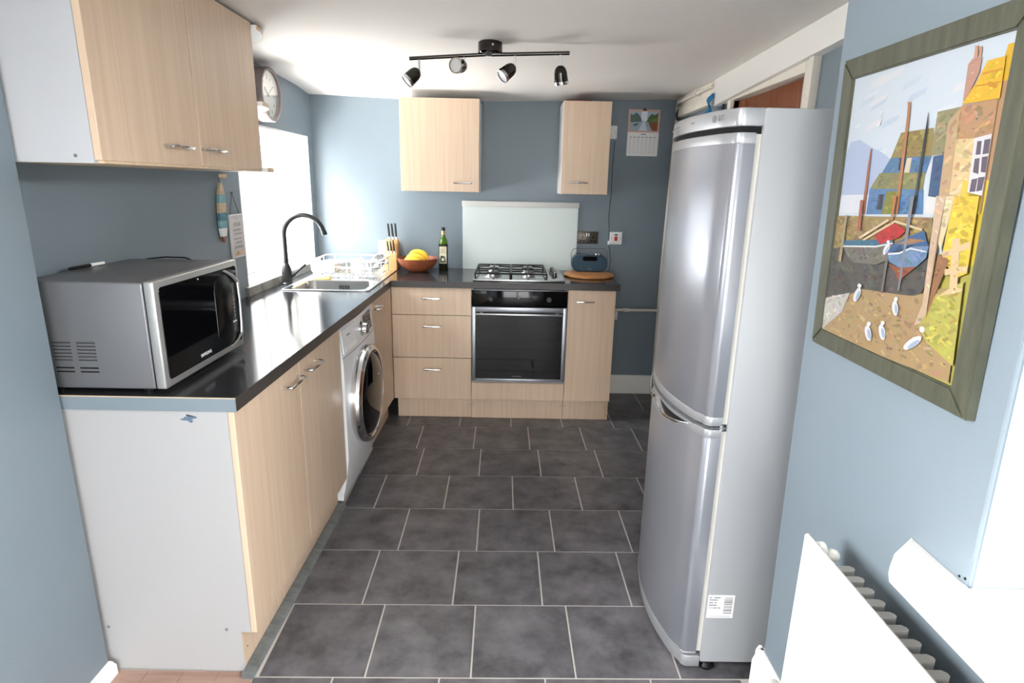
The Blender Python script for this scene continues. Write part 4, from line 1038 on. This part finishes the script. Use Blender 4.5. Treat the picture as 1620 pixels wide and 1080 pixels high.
b.tube(pts, [.0022+.0035*sn(i/24) for i in range(25)], 8); part('handle_grip', b, 'chrome', ld, 'bright wavy handle grip')
cr_ = part('crown', MB().prism(fprof(.634, -.002), 2, 1.656, 1.7005, .004, 2), 'fridge_trim', t, 'silver crown panel')
part('crown_gap', MB().prism([(x, 1.88+(y-1.88)*.965) for x, y in fprof(.634, .007)], 2, 1.634, 1.660), 'dark_gap', t, 'black gap below the crown')
part('joint_gap', MB().prism([(x, 1.88+(y-1.88)*.955) for x, y in fprof(.634, .012)], 2, .827, .847), 'gunmetal', t)
parts('gasket', MB().box(.6125, .6335, fy0+.010, fy1-.010, .07, .826).box(.6125, .6335, fy0+.010, fy1-.010, .848, 1.638), 'gasket', t, 'cream door seals')
part('hinge', MB().box(.590, .640, fy0+.004, fy0+.04, .8365, .8405, .001, 1).lathe([(.008, -.007), (.008, .007)], (.62, fy0+.012, .8385), (0, 0, 1), 12), 'chrome', t)
part('plinth', MB().prism(fprof(.632, .006), 2, .014, .056, .004, 2), 'fridge_trim', t)
parts('foot', MB().lathe([(.022, 0), (.024, .010), (.020, .014), (.015, .02), (.015, .036)], (.662, fy0+.026, 0), (0, 0, 1), 16).lathe([(.022, 0), (.024, .010), (.015, .02), (.015, .036)], (1.07, fy0+.03, 0), (0, 0, 1), 16), 'black', t)
def on_front(y): 
    q = (y-1.88)/.30; m = .116*q/.30; return Vector((-1, m, 0)).normalized()
b = MB(); b.lathe([(.0095, -.003), (.0095, .0012)], (xf(1.674)-.002, 1.674, 1.680), on_front(1.674), 20); lg = part('emblem', b, 'print_grey', cr_, 'round grey emblem')
nn = on_front(1.644); text_part('lettering', 'LG', .020, 'print_grey', cr_, axes((xf(1.644)-.0030, 1.644, 1.680), (-nn.y, nn.x, 0), (0, 0, 1)), .0008, label='grey LG lettering')
b = MB()
for yy, hw in ((1.985, .006), (1.945, .012), (1.92, .008), (1.80, .004), (1.785, .004)): b.box(xf(yy)-.0028, xf(yy)+.002, yy-hw, yy+hw, 1.678, 1.682)
b.lathe([(.005, -.002), (.005, .001)], (xf(1.93)-.0022, 1.93, 1.667), (-1, 0, 0), 12)
parts('control_mark', b, 'print_grey', cr_)
st = part('rating_label', MB().box(.6365, .7185, fy0-.0006, fy0+.0004, .2035, .2855), 'paper', t, 'white rating label with bar codes')
P_ = []
for u0, u1, v in ((.003, .011, .073), (.017, .038, .073), (.003, .03, .065), (.003, .016, .055), (.020, .027, .055), (.002, .028, .046)): P_.append(((132, 132, 136), q4(u0, v-.0022, u1, v+.0022)))
u = .004; rg = random.Random(5)
while u < .038:
    wd = rg.uniform(.0008, .0022); P_.append(((110, 110, 112), q4(u, .033, u+wd, .040))); u += wd+rg.uniform(.0008, .002)
v = .016
while v < .074:
    wd = rg.uniform(.001, .004); P_.append(((120, 116, 124), q4(.050, v, .0765, v+wd))); v += wd+rg.uniform(.001, .003)
P_.append(((176, 176, 178), q4(.003, .005, .074, .0075)))
printed(P_, lambda u, v, h: (.6365+u, fy0-.0006-h, .2035+v), 'label_print', st)

# ------------------------------------------------------------------ blue cloth and conduit by the beam
b = MB(); b.grid(lambda u, v: (1.062+.010*math.sin(9*v+3*u)-.004*math.sin(14*u), 3.385+(.035+.02*math.sin(3*v))*u+.02*v, 1.99-.105*v-.006*math.sin(8*u)), 8, 12)
ed = b.b.faces[:]; r = bmesh.ops.solidify(b.b, geom=ed, thickness=.004)
solo('cloth', b, 'blue_rag', 'bright blue cloth hanging from the far end of the white beam', 'cloth', smooth=60)
t = thing('cable_conduit', 'dark cable in a short conduit behind the blue cloth', 'conduit', (1.10, 3.34, 1.8))
part('conduit', MB().tube([(1.108, 3.335, 1.70), (1.108, 3.335, 1.955)], .008, 8), 'plug_dark', t)
part('clip', MB().box(1.098, 1.1195, 3.322, 3.348, 1.88, 1.892, .002), 'print_grey', t)

# ------------------------------------------------------------------ radiator
t = thing('radiator', 'white panel radiator on the pier below the painting', 'radiator', (.70, .6, .18))
rx, ra0, ra1, rz0_, rz1_ = .640, .12, 1.118, .190, .792
prf = []
y = ra0+.03; nfl = 0
b = MB()
# fluted front panel: vertical channels pressed between flat rims
pts = [(rx, ra0)]; pitch = .0333
k = 0; y = ra0+.05
while y < ra1-.05:
    pts += [(rx, y), (rx+.006, y+.006), (rx+.006, y+pitch*.5), (rx, y+pitch*.5+.006)]; y += pitch
pts += [(rx, ra1)]
zs = [rz0_, rz0_+.03, rz0_+.042, rz1_-.042, rz1_-.03, rz1_]
G = []
for j, z in enumerate(zs):
    G.append([b.b.verts.new((rx if j in (0, 1, 4, 5) else p[0], p[1], z)) for p in pts])
for A, B_ in zip(G, G[1:]):
    for i in range(len(pts)-1): b.b.faces.new([A[i], A[i+1], B_[i+1], B_[i]])
b.box(rx+.0065, rx+.011, ra0, ra1, rz0_, rz1_)
part('panel', b, 'cream_enamel', t, smooth=25)
part('rolled_edge', MB().tube([(rx+.005, ra0, rz1_), (rx+.005, ra1, rz1_)], .006, 8).tube([(rx+.005, ra0, rz0_), (rx+.005, ra1, rz0_)], .006, 8).tube([(rx+.005, ra1, rz0_), (rx+.005, ra1, rz1_)], .005, 8), 'cream_enamel', t)
y = .16
while y < 1.035:
    part('fin', MB().prism([(rx+.012, y), (rx+.056, y), (rx+.062, y+.006), (rx+.062, y+.012), (rx+.056, y+.018), (rx+.012, y+.018)], 2, rz0_+.03, rz1_-.020), 'fin_shaded', t, smooth=0); y += .0333
part('air_vent', MB().lathe([(.016, 0), (.017, .004), (.017, .016), (.013, .02)], (rx+.012, 1.092, rz1_-.016), (1, 0, 0), 16).ball((rx+.044, 1.082, rz1_-.022), .014, (1, 1, .9)), 'cream_enamel', t)
parts('bracket', MB().box(rx+.011, px_(.6)-.001, 1.04, 1.065, .60, .68).box(rx+.011, px_(.6)-.001, .2, .225, .60, .68), 'cream_enamel', t)
t2 = thing('radiator_valve', 'cream ribbed thermostatic valve at the foot of the radiator', 'valve', (.70, 1.20, 0))
part('pipe', MB().tube([(.700, 1.195, 0), (.700, 1.195, .262)], .008, 10).tube([(.700, 1.195, .262), (.690, 1.15, .262), (.668, 1.119, .262)], .009, 10), 'nickel', t2)
hd = part('valve_head', MB().lathe([(.012, 0), (.018, .004), (.0195, .050), (.017, .058), (0, .060)], (.700, 1.205, .262), (0, 1, .05), 20), 'gasket', t2)
b = MB()
for k in range(10):
    a = 2*PI*k/10; cx, cz_ = .700+.0195*math.cos(a), .264+.0195*math.sin(a); b.box(cx-.0018, cx+.0018, 1.215, 1.252, cz_-.0018, cz_+.0018)
parts('rib', b, 'gasket', hd)

# ------------------------------------------------------------------ painting in its frame
t = thing('framed_painting', 'painting of a fishing harbour in an olive wood frame above the radiator', 'painting', (.74, 1.13, 1.153))
K = .02/.618; SK = math.sqrt(1+K*K)
def pw(u, v, h=0): return (.728-v*K/SK-h, 1.380-u, 1.153+v/SK)
FWD = .042
def bar(uv, d0, d1):
    b = MB(); lo = [b.b.verts.new(pw(u, v, -d0)) for u, v in uv]; hi = [b.b.verts.new(pw(u, v, -d1)) for u, v in uv]; n = len(uv)
    fs = [b.b.faces.new(lo), b.b.faces.new(hi)]+[b.b.faces.new([lo[i], lo[(i+1) % n], hi[(i+1) % n], hi[i]]) for i in range(n)]
    bmesh.ops.bevel(b.b, geom=list(fs[0].edges), offset=.003, segments=2, affect='EDGES')
    return b
W_, H_ = .498, .618
for uv in ([(0, 0), (W_, 0), (W_-FWD, FWD), (FWD, FWD)], [(W_, 0), (W_, H_), (W_-FWD, H_-FWD), (W_-FWD, FWD)], [(W_, H_), (0, H_), (FWD, H_-FWD), (W_-FWD, H_-FWD)], [(0, H_), (0, 0), (FWD, FWD), (FWD, H_-FWD)]):
    part('frame_rail', bar(uv, 0, .018), 'frame_wood', t)
cv = part('canvas', bar([(FWD-.004, FWD-.004), (W_-FWD+.004, FWD-.004), (W_-FWD+.004, H_-FWD+.004), (FWD-.004, H_-FWD+.004)], .006, .012), 'paper', t)
PIC=[((188,202,232),[(37,339),(33,419),(54,450),(87,453),(130,436),(170,424),(202,409),(215,342)]),((236,240,248),[(38,304),(35,341),(214,346),(222,312)]),((158,138,78),[(201,412),(221,456),(309,457),(322,413),(313,411)]),((158,150,112),[(313,411),(312,482),(368,484),(344,463),(346,412)]),((84,128,168),[(179,385),(201,412),(316,411),(307,381)]),((230,215,180),[(246,385),(250,410),(263,410),(262,383)]),((40,50,70),[(229,389),(229,411),(235,411),(237,388)]),((146,142,92),[(147,355),(173,385),(306,384),(306,355)]),((92,134,182),[(146,305),(147,355),(308,355),(316,313)]),((140,140,52),[(198,308),(205,351),(249,351),(248,310)]),((60,60,75),[(179,316),(180,344),(197,346),(197,316)]),((62,92,132),[(323,343),(320,410),(346,412),(350,342)]),((240,238,240),[(321,314),(320,344),(350,342),(352,315)]),((198,154,114),[(368,316),(345,461),(370,486),(441,486),(443,437),(448,320)]),((236,205,150),[(370,316),(368,434),(411,433),(417,349),(418,318)]),((206,172,132),[(352,315),(344,463),(368,483),(370,428),(376,316)]),((234,208,80),[(399,317),(400,371),(414,368),(416,346),(444,344),(446,319)]),((235,232,235),[(414,352),(409,433),(443,437),(445,347)]),((104,92,108),[(417,408),(416,428),(425,428),(427,408)]),((104,92,108),[(431,408),(430,429),(442,430),(443,409)]),((104,92,108),[(418,382),(417,402),(427,403),(430,379)]),((104,92,108),[(434,382),(431,404),(443,405),(444,381)]),((104,92,108),[(418,352),(418,371),(430,373),(430,353)]),((104,92,108),[(432,353),(431,374),(444,375),(443,355)]),((204,156,136),[(370,491),(368,546),(376,553),(395,552),(395,529),(380,500)]),((214,160,130),[(378,553),(377,571),(383,570),(386,553)]),((214,160,130),[(387,554),(387,568),(392,567),(393,553)]),((240,190,50),[(369,487),(394,518),(408,544),(442,544),(445,486)]),((214,150,40),[(392,512),(442,510),(442,508),(392,509)]),((214,150,40),[(403,528),(441,528),(441,525),(401,525)]),((190,130,90),[(240,310),(234,486),(231,508),(239,507),(242,486),(250,310)]),((176,110,84),[(132,305),(132,401),(134,434),(138,429),(139,398),(143,305)]),((60,62,72),[(289,312),(293,463),(291,485),(292,483),(296,459),(297,312)]),((250,250,252),[(102,516),(122,520),(117,517)]),((250,250,252),[(146,496),(164,509),(155,498)]),((250,250,252),[(65,478),(89,486),(78,478)]),((250,250,252),[(142,474),(157,488),(154,474)]),((166,142,92),[(24,297),(344,309),(348,284),(345,264),(43,217)]),((92,88,82),[(25,113),(29,224),(108,241),(346,260),(359,209),(347,173),(173,152)]),((186,156,112),[(22,33),(25,95),(172,156),(327,169),(391,194),(443,203),(449,47),(266,40)]),((206,202,192),[(24,35),(25,113),(132,141),(112,95)]),((238,206,70),[(386,242),(389,315),(390,345),(444,346),(446,279),(448,228),(430,219)]),((240,216,172),[(365,282),(359,345),(392,345),(388,299),(381,254)]),((196,186,92),[(360,120),(385,180),(444,215),(454,77),(386,98)]),((160,112,74),[(374,137),(377,251),(406,244),(388,187)]),((218,188,158),[(347,120),(360,161),(350,345),(373,345),(369,266),(373,150),(363,127)]),((236,202,154),[(404,279),(421,280),(434,201),(417,198)]),((236,202,154),[(388,255),(444,278),(446,267),(390,246)]),((236,202,154),[(399,228),(448,240),(448,230),(401,218)]),((236,202,154),[(396,182),(421,202),(446,203),(443,198)]),((122,118,108),[(83,236),(215,251),(255,258),(246,225),(212,211),(139,206),(107,216)]),((60,112,142),[(80,246),(213,260),(248,267),(256,257),(204,245),(83,236)]),((240,240,240),[(84,236),(203,247),(254,258),(255,256),(204,244),(86,233)]),((192,42,42),[(193,264),(214,279),(235,293),(265,291),(286,282),(270,269),(215,251)]),((112,142,182),[(242,239),(276,243),(306,256),(353,261),(351,241),(330,223),(283,215),(250,222)]),((60,100,150),[(256,255),(294,272),(335,286),(351,261),(306,258),(276,245),(242,239)]),((172,122,82),[(262,256),(303,270),(344,270),(305,260)]),((238,238,240),[(245,237),(277,242),(307,254),(348,252),(349,250),(307,251),(277,239),(245,234)]),((152,84,54),[(250,218),(283,215),(330,223),(298,199),(290,187),(275,203)]),((230,205,165),[(140,258),(228,300),(234,297),(148,256)]),((230,205,165),[(155,255),(251,299),(329,289),(330,285),(252,295),(161,253)]),((195,125,70),[(239,289),(235,343),(245,343),(244,299)]),((182,100,70),[(132,271),(129,333),(138,333),(144,272)]),((140,142,152),[(289,173),(285,343),(295,344),(294,174)]),((120,112,108),[(240,160),(239,228),(248,229),(246,161)]),((180,160,120),[(76,200),(81,300),(88,300),(87,201)]),((236,238,244),[(169,159),(174,155),(175,147),(171,137),(164,129),(157,126),(151,130),(151,138),(155,148),(162,156)]),((176,192,216),[(171,152),(173,150),(173,145),(171,138),(167,132),(163,130),(160,133),(160,138),(163,145),(167,150)]),((250,250,252),[(174,163),(173,160),(170,158),(166,158),(162,158),(160,161),(161,164),(164,166),(168,166),(172,165)]),((236,238,244),[(295,126),(289,128),(283,134),(280,142),(281,150),(285,154),(291,152),(297,146),(300,138),(299,130)]),((176,192,216),[(296,130),(293,131),(290,135),(288,141),(288,146),(290,148),(293,147),(296,143),(298,137),(298,132)]),((250,250,252),[(294,158),(293,155),(291,153),(287,153),(284,153),(283,156),(283,158),(286,160),(289,161),(292,160)]),((236,238,244),[(227,60),(220,60),(212,66),(206,75),(206,84),(211,89),(218,88),(226,82),(231,73),(231,64)]),((176,192,216),[(228,63),(224,64),(219,68),(216,74),(215,80),(217,83),(221,82),(226,78),(229,72),(230,66)]),((250,250,252),[(224,94),(223,92),(220,89),(216,88),(212,89),(210,91),(211,94),(214,97),(218,97),(222,97)]),((236,238,244),[(270,73),(263,73),(256,79),(251,88),(250,96),(254,101),(261,100),(269,94),(273,86),(274,77)]),((176,192,216),[(271,76),(267,77),(263,81),(260,87),(259,92),(260,95),(264,94),(268,90),(272,84),(273,79)]),((250,250,252),[(266,106),(266,104),(263,101),(259,100),(256,101),(254,103),(255,106),(257,108),(261,109),(265,108)]),((236,238,244),[(372,106),(373,100),(366,90),(353,80),(340,73),(331,72),(330,78),(338,88),(351,99),(364,105)]),((176,192,216),[(369,99),(369,96),(364,89),(355,82),(347,77),(342,76),(342,80),(348,87),(357,94),(365,98)]),((250,250,252),[(377,120),(377,117),(374,114),(370,113),(366,114),(364,117),(364,120),(367,123),(372,124),(375,123)]),((236,238,244),[(244,255),(247,252),(247,246),(243,239),(237,234),(232,233),(229,236),(229,242),(233,249),(239,254)]),((176,192,216),[(245,250),(246,249),(245,245),(243,240),(240,236),(237,235),(235,237),(236,241),(239,246),(242,249)]),((250,250,252),[(245,258),(245,256),(243,255),(240,255),(237,256),(236,257),(236,259),(238,261),(241,261),(244,260)])]
def clipc(pl):
    return [(min(max(u/1000, FWD-.002), W_-FWD+.002), min(max(v/1000, FWD-.002), H_-FWD+.002)) for u, v in pl]
rg = random.Random(21)
polys = [((222, 233, 244), [(FWD-.002, FWD-.002), (W_-FWD+.002, FWD-.002), (W_-FWD+.002, H_-FWD+.002), (FWD-.002, H_-FWD+.002)])]
polys += [((186, 156, 108), [(.04, .04), (.458, .04), (.458, .22), (.04, .22)]), ((196, 186, 92), [(.34, .04), (.458, .04), (.458, .25), (.36, .25)]), ((238, 206, 70), [(.395, .24), (.458, .24), (.458, .38), (.395, .38)]), ((198, 154, 114), [(.40, .37), (.458, .37), (.458, .52), (.40, .52)]), ((240, 190, 50), [(.43, .51), (.458, .51), (.458, .56), (.44, .56)])]
for i in range(26):
    u, v = rg.uniform(.06, .36), rg.uniform(.38, .56); c = rg.choice(((214, 226, 240), (230, 238, 246), (206, 220, 238), (236, 236, 240)))
    polys.append((c, clipc([(1000*(u+a), 1000*(v+b_)) for a, b_ in ((0, 0), (.05, .012), (.055, .022), (.01, .014))])))
ground = [(c, pl) for c, pl in PIC]
def inside(p, poly):
    r = False; j = len(poly)-1
    for i in range(len(poly)):
        (x0, y0), (x1, y1) = poly[i], poly[j]
        if (y0 > p[1]) != (y1 > p[1]) and p[0] < (x1-x0)*(p[1]-y0)/(y1-y0)+x0: r = not r
        j = i
    return r
for c, pl in ground:
    polys.append((c, clipc(pl)))
    us = [p[0] for p in pl]; vs_ = [p[1] for p in pl]; A_ = (max(us)-min(us))*(max(vs_)-min(vs_))
    if A_ > 900 and c[2] < 225:                       # brush strokes within each larger patch, broad soft ones under small bright ones
        for i in range(min(420, int(A_/70))):
            p = (rg.uniform(min(us), max(us)), rg.uniform(min(vs_), max(vs_)))
            if not inside(p, pl): continue
            big = i % 3 != 2
            k = rg.uniform(.82, 1.16) if big else rg.uniform(.6, 1.35); j = 12 if big else 26
            cc_ = tuple(max(0, min(252, int(v*k+rg.uniform(-j, j)))) for v in c)
            a, w_ = (rg.uniform(9, 24), rg.uniform(4, 9)) if big else (rg.uniform(3, 9), rg.uniform(1.2, 3)); th = rg.uniform(-.7, .7)
            q = [(p[0]+x*math.cos(th)-y*math.sin(th), p[1]+x*math.sin(th)+y*math.cos(th)) for x, y in ((-a/2, -w_/3), (-a/5, -w_/2), (a/3, -w_/2.5), (a/2, 0), (a/3, w_/2), (-a/4, w_/2.2), (-a/2, w_/4))]
            if all(inside(z, pl) for z in q): polys.append((cc_, clipc(q)))
polys = [(tuple(v*.75 for v in c), p) for c, p in polys]
printed(polys, lambda u, v, h: pw(u, v, -.006+h), 'picture', cv, 'oil_paint', step=.00003)
